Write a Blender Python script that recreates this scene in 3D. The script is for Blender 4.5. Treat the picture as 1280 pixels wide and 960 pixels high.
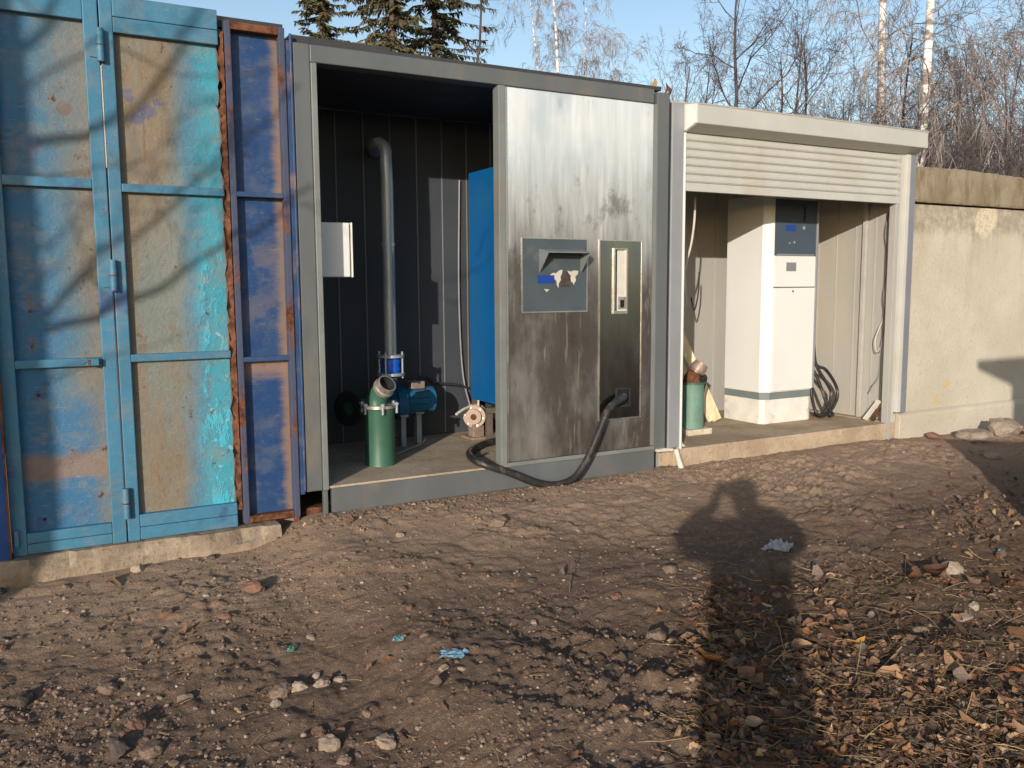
import bpy, bmesh, math, random
import numpy as np
from mathutils import Vector, Matrix

for o in list(bpy.data.objects):
    bpy.data.objects.remove(o, do_unlink=True)
scene = bpy.context.scene
COL = scene.collection
RAD = math.radians

# ------------------------------------------------------------------ camera
CAM = np.array([0.0, -4.64, 1.23])
FPX = 1090.0                       # focal length in pixels of a 1280 wide picture
YAW, PITCH, ROLL = RAD(29.13), RAD(6.43), RAD(-0.352)
_f = np.array([math.sin(YAW)*math.cos(PITCH), math.cos(YAW)*math.cos(PITCH), -math.sin(PITCH)])
_r = np.array([math.cos(YAW), -math.sin(YAW), 0.0])
_u = np.cross(_r, _f)
_r, _u = math.cos(ROLL)*_r + math.sin(ROLL)*_u, -math.sin(ROLL)*_r + math.cos(ROLL)*_u
cd = bpy.data.cameras.new('camera')
cam = bpy.data.objects.new('camera', cd)
COL.objects.link(cam)
cd.sensor_width = 36.0
cd.lens = 36.0*FPX/1280.0
cd.clip_start = 0.02
cd.clip_end = 2000.0
M = Matrix.Identity(4)
for i in range(3):
    M[i][0], M[i][1], M[i][2], M[i][3] = _r[i], _u[i], -_f[i], CAM[i]
cam.matrix_world = M
scene.camera = cam

# ------------------------------------------------------------------ sky, sun, exposure
SUN_EL, SUN_AZ = RAD(12.9), RAD(43.4)          # azimuth of travel, from +Y towards +X
S = np.array([math.sin(SUN_AZ)*math.cos(SUN_EL), math.cos(SUN_AZ)*math.cos(SUN_EL), -math.sin(SUN_EL)])
world = bpy.data.worlds.new('World')
scene.world = world
world.use_nodes = True
wn = world.node_tree
wn.nodes.clear()
sky = wn.nodes.new('ShaderNodeTexSky')
sky.sky_type = 'NISHITA'
sky.sun_disc = False
sky.sun_elevation = SUN_EL
sky.sun_rotation = SUN_AZ + math.pi
sky.altitude = 150
sky.air_density = 1.0
sky.dust_density = 0.8
sky.ozone_density = 1.0
bg = wn.nodes.new('ShaderNodeBackground')
bg.inputs['Strength'].default_value = 0.15
wo = wn.nodes.new('ShaderNodeOutputWorld')
wn.links.new(sky.outputs[0], bg.inputs['Color'])
wn.links.new(bg.outputs[0], wo.inputs['Surface'])
sl = bpy.data.lights.new('sun', 'SUN')
sl.energy = 3.9
sl.angle = RAD(0.5)
sl.color = (1.0, 0.92, 0.82)
sun = bpy.data.objects.new('sun', sl)
COL.objects.link(sun)
sun.location = (-20, -20, 12)
sun.rotation_euler = Vector(S).to_track_quat('-Z', 'Y').to_euler()
scene.view_settings.view_transform = 'Standard'
scene.view_settings.look = 'None'
scene.view_settings.gamma = 1.0
scene.view_settings.exposure = 0.30
scene.view_settings.use_curve_mapping = False
scene.render.engine = 'CYCLES'
scene.cycles.max_bounces = 8
scene.cycles.use_denoising = True

# ------------------------------------------------------------------ pixel helpers (directions only)
def ray(x, y):
    return _f + (x-640)/FPX*_r - (y-480)/FPX*_u
def onY(x, y, Y):
    d = ray(x, y); return CAM + d*(Y-CAM[1])/d[1]
def onX(x, y, X):
    d = ray(x, y); return CAM + d*(X-CAM[0])/d[0]
def onZ(x, y, Z):
    d = ray(x, y); return CAM + d*(Z-CAM[2])/d[2]

# ------------------------------------------------------------------ noise for heights
_rng = np.random.RandomState(7)
_lat = _rng.rand(256, 256)
def vnoise(x, y):
    xi = np.floor(x).astype(int); yi = np.floor(y).astype(int)
    fx = x-xi; fy = y-yi
    fx = fx*fx*fx*(fx*(fx*6-15)+10); fy = fy*fy*fy*(fy*(fy*6-15)+10)
    a = _lat[xi & 255, yi & 255]; b = _lat[(xi+1) & 255, yi & 255]
    c = _lat[xi & 255, (yi+1) & 255]; d = _lat[(xi+1) & 255, (yi+1) & 255]
    return (a*(1-fx)+b*fx)*(1-fy) + (c*(1-fx)+d*fx)*fy - 0.5
def base_height(x, y):
    x = np.asarray(x, float); y = np.asarray(y, float)
    dl = np.clip((1.36-x)/0.42, 0, 1); dl = dl*dl*(3-2*dl)
    z = -0.025 - 0.105*dl - 0.02*np.clip(1-x, 0, 2)
    t = np.clip(-y-0.12, 0, 7)
    z = z - 0.072*t - 0.01*np.clip(t, 0, 1)
    z = z - 0.035*np.clip((x-5.8)/1.0, 0, 1)*np.clip(1.2+y, 0, 1)
    z = np.where(y > 0.05, z-0.03, z)
    return z
_jx = _rng.rand(256, 256); _jy = _rng.rand(256, 256); _jr = _rng.rand(256, 256)
def clods(x, y, cell):
    """rounded lumps of soil of random size, one per jittered cell"""
    u = x/cell; v = y/cell; iu = np.floor(u).astype(int); iv = np.floor(v).astype(int); h = np.zeros_like(u)
    for a in (-1, 0, 1):
        for b in (-1, 0, 1):
            i = iu+a; j = iv+b; jx = _jx[i & 255, j & 255]; jy = _jy[i & 255, j & 255]; r = _jr[i & 255, j & 255]
            rad = 0.22+0.45*r**2; d = np.hypot(u-i-jx, (v-j-jy)*1.15)/rad
            h = np.maximum(h, np.sqrt(np.clip(1-d*d, 0, 1))*rad*(r > 0.25))
    return h*cell
def height(x, y):
    x = np.asarray(x, float); y = np.asarray(y, float)
    z = base_height(x, y)
    near = np.clip(1.0-np.hypot(x-2.5, y+1.8)/14.0, 0, 1)
    n = 0.050*vnoise(x*1.1+3, y*1.1+9) + 0.026*vnoise(x*3.1, y*3.1)
    wx = x + 0.10*vnoise(x*4, y*4+40); wy = y + 0.10*vnoise(x*4+30, y*4)
    lump = vnoise(wx*8.5+7, wy*8.5+3)
    patch = np.clip(vnoise(x*1.7+70, y*1.7+31)*2.2+0.55, 0.08, 1)
    n2 = 0.009*np.abs(lump)*2 + 0.012*vnoise(wx*19+1, wy*19+5) + patch*(0.44*clods(wx, wy, 0.085) + 0.55*clods(wx+5, wy+2, 0.038)) + 0.16*clods(wx+3, wy+6, 0.24) + 0.35*clods(wx+1, wy+9, 0.021)
    fine = 0.0085*vnoise(x*41, y*41) + 0.0050*vnoise(x*83+11, y*83+2)
    rough = 0.55 + 0.9*np.clip(vnoise(x*0.9+50, y*0.9+13)+0.35, 0, 1)
    # shallow wheel ruts running diagonally through the near right
    a = (x*0.80+y*0.60); rut = 0.008*np.sin(a*21+3*vnoise(x*2, y*2))*np.clip(1-np.hypot(x-1.6, y+2.6)/1.3, 0, 1)
    damp = np.clip(-(y-0.0)/0.35, 0.15, 1)
    return z + near*(n*damp + (n2+fine)*rough*np.clip(damp+0.25, 0, 1) + rut)
def hit(px, py):
    d = ray(px, py); t = 1.2/max(1e-3, -d[2])
    for _ in range(9):
        p = CAM + d*t
        t = t + 0.95*(p[2]-float(base_height(p[0], p[1])))/(-d[2])
    p = CAM + d*t
    return p

# ------------------------------------------------------------------ mesh helpers
def np_mesh(name, V, F, smooth=False):
    V = np.asarray(V, np.float32); F = np.asarray(F, np.int32)
    me = bpy.data.meshes.new(name)
    k = F.shape[1]
    me.vertices.add(len(V)); me.vertices.foreach_set('co', V.ravel())
    me.loops.add(F.size); me.loops.foreach_set('vertex_index', F.ravel())
    me.polygons.add(len(F))
    me.polygons.foreach_set('loop_start', np.arange(0, F.size, k, dtype=np.int32))
    me.polygons.foreach_set('loop_total', np.full(len(F), k, np.int32))
    me.polygons.foreach_set('use_smooth', np.full(len(F), smooth, bool))
    me.update(calc_edges=True)
    return me

class MB:
    def __init__(s): s.v = []; s.f = []
    def box(s, x0, x1, y0, y1, z0, z1):
        n = len(s.v)
        s.v += [(x0,y0,z0),(x1,y0,z0),(x1,y1,z0),(x0,y1,z0),(x0,y0,z1),(x1,y0,z1),(x1,y1,z1),(x0,y1,z1)]
        s.f += [(n,n+3,n+2,n+1),(n+4,n+5,n+6,n+7),(n,n+1,n+5,n+4),(n+1,n+2,n+6,n+5),(n+2,n+3,n+7,n+6),(n+3,n,n+4,n+7)]
        return s
    def prism(s, poly, a, b, axis='x'):
        """extrude a 2-D outline along an axis; outline in the two other axes in order"""
        n = len(s.v); k = len(poly)
        def P(t, p):
            return {'x': (t, p[0], p[1]), 'y': (p[0], t, p[1]), 'z': (p[0], p[1], t)}[axis]
        s.v += [P(a, p) for p in poly] + [P(b, p) for p in poly]
        s.f += [tuple(range(n, n+k))[::-1], tuple(range(n+k, n+2*k))]
        for i in range(k):
            j = (i+1) % k
            s.f.append((n+i, n+j, n+k+j, n+k+i))
        return s
    def tube(s, pts, r, n=10, cap=True):
        pts = [Vector(p) for p in pts]
        if not hasattr(r, '__len__'): r = [r]*len(pts)
        base = len(s.v); up = None
        for i, p in enumerate(pts):
            t = (pts[min(i+1, len(pts)-1)]-pts[max(i-1, 0)]).normalized()
            if up is None:
                up = Vector((0,0,1)) if abs(t.z) < .9 else Vector((1,0,0))
            a = t.cross(up)
            if a.length < 1e-6: a = t.orthogonal()
            a.normalize(); b = a.cross(t).normalized(); up = b
            for q in range(n):
                w = 2*math.pi*q/n
                s.v.append(tuple(p + (a*math.cos(w)+b*math.sin(w))*r[i]))
        for i in range(len(pts)-1):
            for q in range(n):
                q2 = (q+1) % n
                s.f.append((base+i*n+q, base+i*n+q2, base+(i+1)*n+q2, base+(i+1)*n+q))
        if cap:
            s.f.append(tuple(base+q for q in range(n))[::-1])
            e = base+(len(pts)-1)*n
            s.f.append(tuple(e+q for q in range(n)))
        return s
    def ring(s, c, axis, r0, r1, h, n=20):
        """flat ring / disc (r0 may be 0) of height h along axis, centred on c"""
        c = Vector(c); ax = Vector(axis).normalized(); a = ax.orthogonal().normalized(); b = ax.cross(a)
        base = len(s.v)
        prof = [(r0,-h/2),(r1,-h/2),(r1,h/2),(r0,h/2)]
        for q in range(n):
            w = 2*math.pi*q/n; d = a*math.cos(w)+b*math.sin(w)
            for (r, t) in prof: s.v.append(tuple(c+d*r+ax*t))
        for q in range(n):
            q2 = (q+1) % n
            for k in range(4):
                k2 = (k+1) % 4
                s.f.append((base+q*4+k, base+q*4+k2, base+q2*4+k2, base+q2*4+k))
        return s
    def build(s, name, mat, parent=None, bevel=0.0, smooth=False, loc=None):
        v = np.array(s.v, float)
        if loc is None: loc = (v.min(0)+v.max(0))/2 if parent is None else np.zeros(3)
        me = bpy.data.meshes.new(name)
        me.from_pydata([tuple(p) for p in (v-np.array(loc))], [], s.f)
        bm = bmesh.new(); bm.from_mesh(me)
        bmesh.ops.recalc_face_normals(bm, faces=bm.faces)
        bm.to_mesh(me); bm.free()
        if smooth:
            for p in me.polygons: p.use_smooth = True
        me.materials.append(mat)
        o = bpy.data.objects.new(name, me); COL.objects.link(o)
        o.location = loc
        if parent is not None:
            o.parent = parent
            o.matrix_parent_inverse = Matrix.Translation(-world_loc(parent))
        if bevel:
            b = o.modifiers.new('bevel', 'BEVEL'); b.width = bevel; b.segments = 2; b.limit_method = 'ANGLE'
            b.angle_limit = RAD(40)
        if smooth:
            es = o.modifiers.new('split', 'EDGE_SPLIT'); es.split_angle = RAD(42)
        return o
def world_loc(o):
    """translation of an unrotated chain, worked out without a depsgraph update"""
    if o.parent is None: return Vector(o.location)
    return world_loc(o.parent) + o.matrix_parent_inverse.translation + Vector(o.location)
def tag(o, label=None, cat=None, group=None, kind=None):
    if label: o['label'] = label
    if cat: o['category'] = cat
    if group: o['group'] = group
    if kind: o['kind'] = kind
    return o
def thing(name, loc, label, cat, group=None):
    o = bpy.data.objects.new(name, None); COL.objects.link(o); o.location = loc
    o.empty_display_size = 0.1
    return tag(o, label, cat, group)
def copy_tree(o, parent=None):
    c = o.copy(); COL.objects.link(c); c.parent = parent
    for ch in list(o.children): copy_tree(ch, c)
    return c
def smooth_path(pts, k=8):
    P = [Vector(p) for p in pts]; out = []
    P = [P[0]*2-P[1]] + P + [P[-1]*2-P[-2]]
    for i in range(1, len(P)-2):
        for j in range(k):
            t = j/k; a, b, c, d = P[i-1], P[i], P[i+1], P[i+2]
            out.append(0.5*((2*b)+(c-a)*t+(2*a-5*b+4*c-d)*t*t+(3*b-a-3*c+d)*t**3))
    out.append(P[-2])
    return out

# ------------------------------------------------------------------ materials
def lin(r, g, b, k=1.0):
    f = lambda c: (c/255/12.92 if c/255 <= 0.04045 else ((c/255+0.055)/1.055)**2.4)
    return (f(r)*k, f(g)*k, f(b)*k, 1)
class NT:
    def __init__(s, name):
        s.m = bpy.data.materials.new(name); s.m.use_nodes = True
        s.t = s.m.node_tree; s.t.nodes.clear()
        s.out = s.n('ShaderNodeOutputMaterial'); s.b = s.n('ShaderNodeBsdfPrincipled')
        s.l(s.b.outputs[0], s.out.inputs['Surface'])
        s.geo = s.n('ShaderNodeNewGeometry'); s.pos = s.geo.outputs['Position']
    def n(s, t): return s.t.nodes.new(t)
    def l(s, a, b): s.t.links.new(a, b)
    def local(s): s.pos = s.n('ShaderNodeTexCoord').outputs['Object']; return s
    def set(s, sock, v):
        if hasattr(v, 'is_output') or hasattr(v, 'links'): s.l(v, sock)
        else: sock.default_value = v
    def noise(s, scale, detail=4, rough=0.55, stretch=(1,1,1), off=(0,0,0), dist=0.0):
        mp = s.n('ShaderNodeMapping'); mp.inputs['Scale'].default_value = stretch; mp.inputs['Location'].default_value = off
        s.l(s.pos, mp.inputs['Vector'])
        nz = s.n('ShaderNodeTexNoise'); nz.inputs['Scale'].default_value = scale; nz.inputs['Detail'].default_value = detail
        nz.inputs['Roughness'].default_value = rough; nz.inputs['Distortion'].default_value = dist
        s.l(mp.outputs[0], nz.inputs['Vector'])
        return nz.outputs['Fac']
    def ramp(s, fac, lo, hi, a=0.0, b=1.0, smooth=True):
        m = s.n('ShaderNodeMapRange'); m.interpolation_type = 'SMOOTHSTEP' if smooth else 'LINEAR'
        s.l(fac, m.inputs['Value'])
        m.inputs['From Min'].default_value = lo; m.inputs['From Max'].default_value = hi
        m.inputs['To Min'].default_value = a; m.inputs['To Max'].default_value = b
        return m.outputs['Result']
    def math(s, op, a, b=0.0):
        m = s.n('ShaderNodeMath'); m.operation = op
        s.set(m.inputs[0], a); s.set(m.inputs[1], b)
        return m.outputs[0]
    def mix(s, fac, a, b, mode='MIX'):
        m = s.n('ShaderNodeMix'); m.data_type = 'RGBA'; m.blend_type = mode
        s.set(m.inputs[0], fac); s.set(m.inputs[6], a); s.set(m.inputs[7], b)
        return m.outputs[2]
    def axis(s):
        x = s.n('ShaderNodeSeparateXYZ'); s.l(s.pos, x.inputs[0]); return x.outputs
    def spot(s, p, r, jit=0.05, nscale=9):
        """soft-edged blot of radius r round the world point p"""
        d = s.n('ShaderNodeVectorMath'); d.operation = 'DISTANCE'
        s.l(s.pos, d.inputs[0]); d.inputs[1].default_value = p
        nz = s.noise(nscale, 3, 0.6, off=(p[0]*7, 0, p[2]*5))
        v = s.math('ADD', d.outputs['Value'], s.math('MULTIPLY', s.math('SUBTRACT', nz, 0.5), jit*2))
        return s.ramp(v, r*0.75, r*1.15, 1.0, 0.0)
    def bump(s, h, strength=0.3, dist=0.01):
        b = s.n('ShaderNodeBump'); b.inputs['Strength'].default_value = strength; b.inputs['Distance'].default_value = dist
        s.l(h, b.inputs['Height']); s.l(b.outputs[0], s.b.inputs['Normal'])
    def fin(s, col=None, rough=None, metal=None, spec=None):
        if col is not None: s.set(s.b.inputs['Base Color'], col)
        if rough is not None: s.set(s.b.inputs['Roughness'], rough)
        if metal is not None: s.set(s.b.inputs['Metallic'], metal)
        if spec is not None: s.b.inputs['Specular IOR Level'].default_value = spec
        return s.m
def plain(name, col, rough=0.6, metal=0.0, var=0.25, scale=6, spec=0.4, dirt=None, bump=0.0, stretch=(1,1,1), local=False):
    """painted / raw surface with mottling, optional dirt colour and grain relief"""
    t = NT(name)
    if local: t.local()
    nz = t.noise(scale, 5, 0.6, stretch); f2 = t.noise(scale*7, 3, 0.6, stretch, (3,5,1))
    dark = tuple(c*(1-var) for c in col[:3])+(1,); lite = tuple(min(1, c*(1+var*.6)) for c in col[:3])+(1,)
    c = t.mix(t.ramp(nz, .3, .7), dark, lite)
    c = t.mix(t.ramp(f2, .35, .75, 0, .35), c, dark)
    if dirt is not None: c = t.mix(t.ramp(t.noise(scale*.55, 6, .65, stretch, (9,2,4)), .52, .72, 0, .8), c, dirt)
    if bump: t.bump(f2, bump, .006)
    return t.fin(c, t.ramp(nz, .3, .7, max(.03, rough-.08), min(1, rough+.1)), metal, spec)

# gate paint: turquoise over tan primer, with blue-violet overspray blots
TURQ, TEAL, TAN, BLUE = lin(52,122,150), lin(80,112,128), lin(122,107,88), lin(46,100,138)
VIOLET, RUST, DRUST = lin(58,74,122), lin(112,70,48), lin(66,40,30)
def grit(t, c, k=1.0):
    """chalky fading, scuffs, rub marks and rust pin-pricks over old paint"""
    c = t.mix(t.math('MULTIPLY', t.ramp(t.noise(5.5, 6, .75, (1,1,1.6), (11,3,5)), .46, .66), .45*k), c, lin(124,120,112))
    c = t.mix(t.math('MULTIPLY', t.ramp(t.noise(34, 5, .75, (1,1,.6), (2,8,1)), .50, .70), .42*k), c, lin(92,84,76))
    c = t.mix(t.math('MULTIPLY', t.ramp(t.noise(60, 4, .7, (.25,1,1.5), (4,2,8)), .60, .68), .35*k), c, lin(150,144,134))
    c = t.mix(t.math('MULTIPLY', t.ramp(t.noise(18, 6, .75, (1,1,.25), (6,6,1)), .62, .74), .55*k), c, lin(112,84,66))
    c = t.mix(t.math('MULTIPLY', t.ramp(t.noise(105, 3, .6, off=(1,5,3)), .69, .73), .8*k), c, lin(70,46,36))
    chip = t.noise(13, 9, .72, (1,1,.8), (8,1,6))
    c = t.mix(t.math('MULTIPLY', t.ramp(chip, .622, .634), .8*k), c, lin(104,90,78))
    c = t.mix(t.math('MULTIPLY', t.ramp(chip, .655, .664), .9*k), c, lin(70,48,38))
    c = t.mix(t.math('MULTIPLY', t.ramp(t.noise(38, 7, .7, (1,1,.05), (3,1,2)), .635, .66), .5*k), c, lin(108,76,56))
    return c
def gate_sheet_left():
    t = NT('gate_sheet_left'); ax = t.axis()
    n = t.noise(2.2, 5, .6, (1,1,.7)); n2 = t.noise(7, 5, .65, (1,1,.35), (2,2,2))
    x = t.math('ADD', ax[0], t.math('MULTIPLY', t.math('SUBTRACT', n, .5), .55))
    c = t.mix(t.ramp(x, -.02, .24), BLUE, TEAL)
    c = t.mix(t.ramp(x, .12, .38, 0, .85), c, TAN)
    lo = t.math('ADD', ax[2], t.math('MULTIPLY', t.math('SUBTRACT', n2, .5), .10))
    low = t.ramp(lo, .60, .80, 1, 0)                       # bottom cell kept more blue
    c = t.mix(t.math('MULTIPLY', low, t.ramp(ax[0], .20, .33, .9, .1)), c, BLUE)
    band = t.math('MULTIPLY', t.ramp(lo, .29, .33), t.ramp(lo, .40, .46, 1, 0))
    c = t.mix(t.math('MULTIPLY', band, .8), c, lin(132,108,90))
    c = t.mix(t.ramp(n2, .56, .75, 0, .45), c, TAN)
    for px, py, r in ((38,185,.035),(20,172,.03),(42,388,.03),(52,380,.02),(50,492,.028),(58,478,.022),(52,652,.03),(22,8,.04)):
        p = onY(px, py, .037); c = t.mix(t.math('MULTIPLY', t.spot(p, r, .06, 16), .75), c, VIOLET)
    p = onY(81, 135, .037); c = t.mix(t.math('MULTIPLY', t.spot(p, .034, .03, 14), .6), c, lin(112,84,68))
    for px, py in ((38,389),(48,494),(56,649)):
        p = onY(px, py, .037); c = t.mix(t.spot(p, .009, .004, 30), c, lin(20,14,14))
    c = grit(t, c)
    t.bump(t.math('ADD', t.noise(16, 4, .6), t.noise(70, 3, .6)), .45, .006)
    return t.fin(c, .6, 0, .3)
def gate_sheet_right():
    t = NT('gate_sheet_right'); ax = t.axis()
    n = t.noise(2.6, 5, .6, (1,1,.45), (4,1,1)); n2 = t.noise(9, 5, .7, (1,1,.5), (1,7,2))
    x = t.math('ADD', ax[0], t.math('MULTIPLY', t.math('SUBTRACT', n, .5), .20))
    c = t.mix(t.ramp(t.noise(1.7, 4, .6, (2,1,.6), (8,3,3)), .42, .62), TAN, lin(112,118,112))
    c = t.mix(t.ramp(x, .66, .78, 0, .78), c, TURQ)
    c = t.mix(t.ramp(x, .76, .84, 0, .75), c, lin(54,146,164))
    up = t.ramp(ax[2], 1.30, 1.55, 1, 0)
    flake = t.math('MULTIPLY', t.math('MULTIPLY', t.ramp(n2, .50, .56), t.ramp(x, .74, .82)), up)
    c = t.mix(t.math('MULTIPLY', flake, .75), c, lin(66,168,188))
    peel = t.math('MULTIPLY', t.math('MULTIPLY', t.ramp(t.noise(24, 4, .7, off=(3,3,9)), .60, .66), t.ramp(x, .76, .84)), up)
    c = t.mix(t.math('MULTIPLY', peel, .8), c, lin(150,176,184))
    c = t.mix(t.math('MULTIPLY', t.ramp(t.noise(11, 5, .7, (1,1,.4), (6,1,9)), .60, .74), .5), c, lin(128,102,84))
    for px, py, r in ((185,140,.035),(170,150,.03),(160,120,.022),(195,130,.02)):
        p = onY(px, py, .037); c = t.mix(t.math('MULTIPLY', t.spot(p, r, .05, 20), .55), c, VIOLET)
    edge = t.math('ADD', ax[0], t.math('MULTIPLY', t.math('SUBTRACT', n2, .5), .035))
    c = t.mix(t.ramp(edge, .912, .926, 0, .9), c, RUST)
    c = grit(t, c)
    t.bump(t.math('ADD', t.math('ADD', t.noise(16, 4, .6), t.noise(70, 3, .6)), t.math('MULTIPLY', flake, .8)), .5, .006)
    return t.fin(c, .58, 0, .3)
def gate_frame_mat(name, base, chip):
    t = NT(name)
    n = t.noise(5, 5, .65, (1,1,.6)); n2 = t.noise(26, 4, .65)
    c = t.mix(t.ramp(n, .35, .7), base, tuple(x*.82 for x in base[:3])+(1,))
    c = t.mix(t.ramp(t.noise(3.3, 4, .6, off=(5,5,5)), .60, .68, 0, .7), c, VIOLET)
    c = t.mix(t.ramp(t.noise(12, 6, .7, off=(1,9,5)), .63, .72, 0, .75), c, chip)
    c = grit(t, c, .8)
    t.bump(n2, .4, .005)
    return t.fin(c, .55, 0, .35)
def blue_sheet():
    t = NT('blue_sheet'); ax = t.axis()
    n = t.noise(3, 5, .65, (.6,1,2.2)); n2 = t.noise(13, 5, .7, (.35,1,2.5), (2,1,1))
    jit = t.math('MULTIPLY', t.math('SUBTRACT', n2, .5), .07)
    x = t.math('ADD', t.math('ADD', ax[0], jit), t.math('MULTIPLY', t.math('SUBTRACT', n, .5), .06))
    B = lin(24,60,106)
    c = t.mix(t.ramp(t.noise(6, 5, .7, (.7,1,1.3), (3,3,7)), .40, .75), B, lin(36,66,104))
    c = t.mix(t.ramp(x, 1.165, 1.220, 0, .75), c, lin(140,112,88))
    mid = t.math('MULTIPLY', t.ramp(ax[2], .86, .95), t.ramp(ax[2], 1.62, 1.72, 1, 0))
    scuff = t.math('MULTIPLY', t.ramp(t.noise(4.5, 6, .7, (1,1,1.2), (7,2,1)), .46, .62), t.math('ADD', t.math('MULTIPLY', mid, .38), .10))
    c = t.mix(scuff, c, lin(104,98,100))
    under = t.math('MULTIPLY', t.ramp(t.math('ADD', ax[2], jit), .72, .80), t.ramp(ax[2], .86, .87, 1, 0))
    c = t.mix(t.math('MULTIPLY', under, .8), c, lin(140,112,96))
    c = grit(t, c, .45)
    t.bump(t.noise(22, 4, .6), .35, .004)
    return t.fin(c, .5, 0, .4)
def rust_mat(name, mixin=None):
    t = NT(name)
    n = t.noise(14, 6, .7); n2 = t.noise(45, 5, .7, off=(2,4,1))
    c = t.mix(t.ramp(n, .35, .65), DRUST, lin(118,76,54))
    c = t.mix(t.ramp(n2, .55, .75, 0, .7), c, lin(146,112,88))
    if mixin is not None: c = t.mix(t.ramp(t.noise(5, 5, .65, (1,1,.5), (7,7,7)), .38, .50), c, mixin)
    t.bump(n2, .6, .006)
    return t.fin(c, .85, 0, .2)
def steel_mat(name, rough0, base, dirt_and_reflection=True):
    t = NT(name); ax = t.axis()
    brush = t.noise(60, 4, .6, (1,1,.03)); blot = t.noise(3.2, 5, .6, (1.3,1,.55), (1,4,2))
    run = t.noise(16, 5, .65, (1,1,.10), (4,4,4))
    c = t.mix(t.ramp(brush, .3, .7), base, tuple(x*.95 for x in base[:3])+(1,))
    rough = t.math('ADD', t.math('ADD', t.ramp(blot, .35, .65, -.04, .05), rough0), t.ramp(run, .45, .7, 0, .05))
    if dirt_and_reflection:
        # dark ground reflection painted on the lower panel, plus dirt smudges and dried runs
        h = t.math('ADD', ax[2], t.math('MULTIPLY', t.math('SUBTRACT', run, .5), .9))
        ground_reflection = t.math('MULTIPLY', t.ramp(h, 1.10, 2.20, 1, 0), t.ramp(blot, .25, .6, .72, 1))
        c = t.mix(t.math('MULTIPLY', ground_reflection, .95), c, lin(56,47,40))
        streak = t.math('MULTIPLY', t.ramp(t.noise(30, 4, .6, (1,1,.07), (9,9,2)), .60, .70), t.ramp(ax[2], .5, 1.8, 1, .15))
        c = t.mix(t.math('MULTIPLY', streak, .4), c, lin(186,174,158))
        smudge = t.math('MULTIPLY', t.ramp(t.noise(4.5, 6, .7, (1,1,.6), (5,2,8)), .54, .66), t.ramp(ax[2], 1.75, 2.05, 1, 0))
        c = t.mix(t.math('MULTIPLY', smudge, .5), c, lin(58,50,46))
        wipe = t.math('MULTIPLY', t.ramp(t.noise(9, 5, .7, (1,1,.22), (2,7,3)), .58, .64), t.ramp(ax[2], .9, 1.6, .35, .7))
        c = t.mix(t.math('MULTIPLY', wipe, .4), c, lin(196,182,164))
        t.l(t.math('SUBTRACT', 1.0, t.math('MULTIPLY', ground_reflection, .45)), t.b.inputs['Metallic'])
        t.bump(t.math('ADD', t.noise(1.4, 2, .5), t.math('MULTIPLY', brush, .05)), .10, .02)
        t.b.inputs['Anisotropic'].default_value = .45
        return t.fin(c, rough)
    return t.fin(c, rough, 1.0)
def fence_mat():
    t = NT('fence_concrete'); ax = t.axis()
    n = t.noise(1.6, 6, .65); g = t.noise(38, 5, .7); run = t.noise(5, 6, .7, (1,1,.18), (3,3,3))
    c = t.mix(t.ramp(n, .35, .7), lin(181,170,151), lin(193,183,165))
    c = t.mix(t.ramp(g, .55, .72, 0, .5), c, lin(150,132,108))
    c = t.mix(t.math('MULTIPLY', t.ramp(run, .50, .66), t.ramp(ax[2], .7, 1.7, .05, .35)), c, lin(156,142,120))
    # dark lichen line under the coping, with a scraped bright patch
    z = t.math('ADD', ax[2], t.math('MULTIPLY', t.math('SUBTRACT', run, .5), .30))
    moss = t.math('MULTIPLY', t.ramp(z, 1.60, 1.72), t.ramp(ax[2], 1.87, 1.90, 1, 0))
    moss = t.math('MULTIPLY', moss, t.ramp(t.noise(16, 5, .7), .30, .62, .15, .5))
    c = t.mix(moss, c, lin(98,87,74))
    p = onY(1238, 272, 0); c = t.mix(t.math('MULTIPLY', t.spot(p, .17, .10, 9), t.ramp(g, .35, .6, .3, .9)), c, lin(208,194,168))
    for px, py, r in ((1188,480,.05),(1175,500,.05),(1200,455,.03)):
        p = onY(px, py, 0); c = t.mix(t.math('MULTIPLY', t.spot(p, r, .05), .5), c, lin(196,160,84))
    t.bump(t.math('ADD', g, t.math('MULTIPLY', n, .6)), .5, .012)
    return t.fin(c, .9, 0, .2)
def coping_mat():
    t = NT('fence_coping'); run = t.noise(7, 6, .7, (1,1,.3)); g = t.noise(30, 5, .7)
    c = t.mix(t.ramp(t.noise(2.4, 5, .6), .35, .65), lin(126,112,92), lin(146,134,114))
    c = t.mix(t.ramp(run, .46, .64, 0, .8), c, lin(112,94,70))
    c = t.mix(t.ramp(g, .6, .75, 0, .6), c, lin(196,178,146))
    t.bump(g, .6, .012)
    return t.fin(c, .92, 0, .15)
def concrete_mat(name, a, b, stain):
    t = NT(name); n = t.noise(4, 6, .65); g = t.noise(32, 5, .7, off=(2,2,2))
    c = t.mix(t.ramp(n, .35, .65), a, b)
    c = t.mix(t.ramp(g, .52, .72, 0, .7), c, stain)
    t.bump(t.math('ADD', g, n), .7, .012)
    return t.fin(c, .93, 0, .15)
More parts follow.
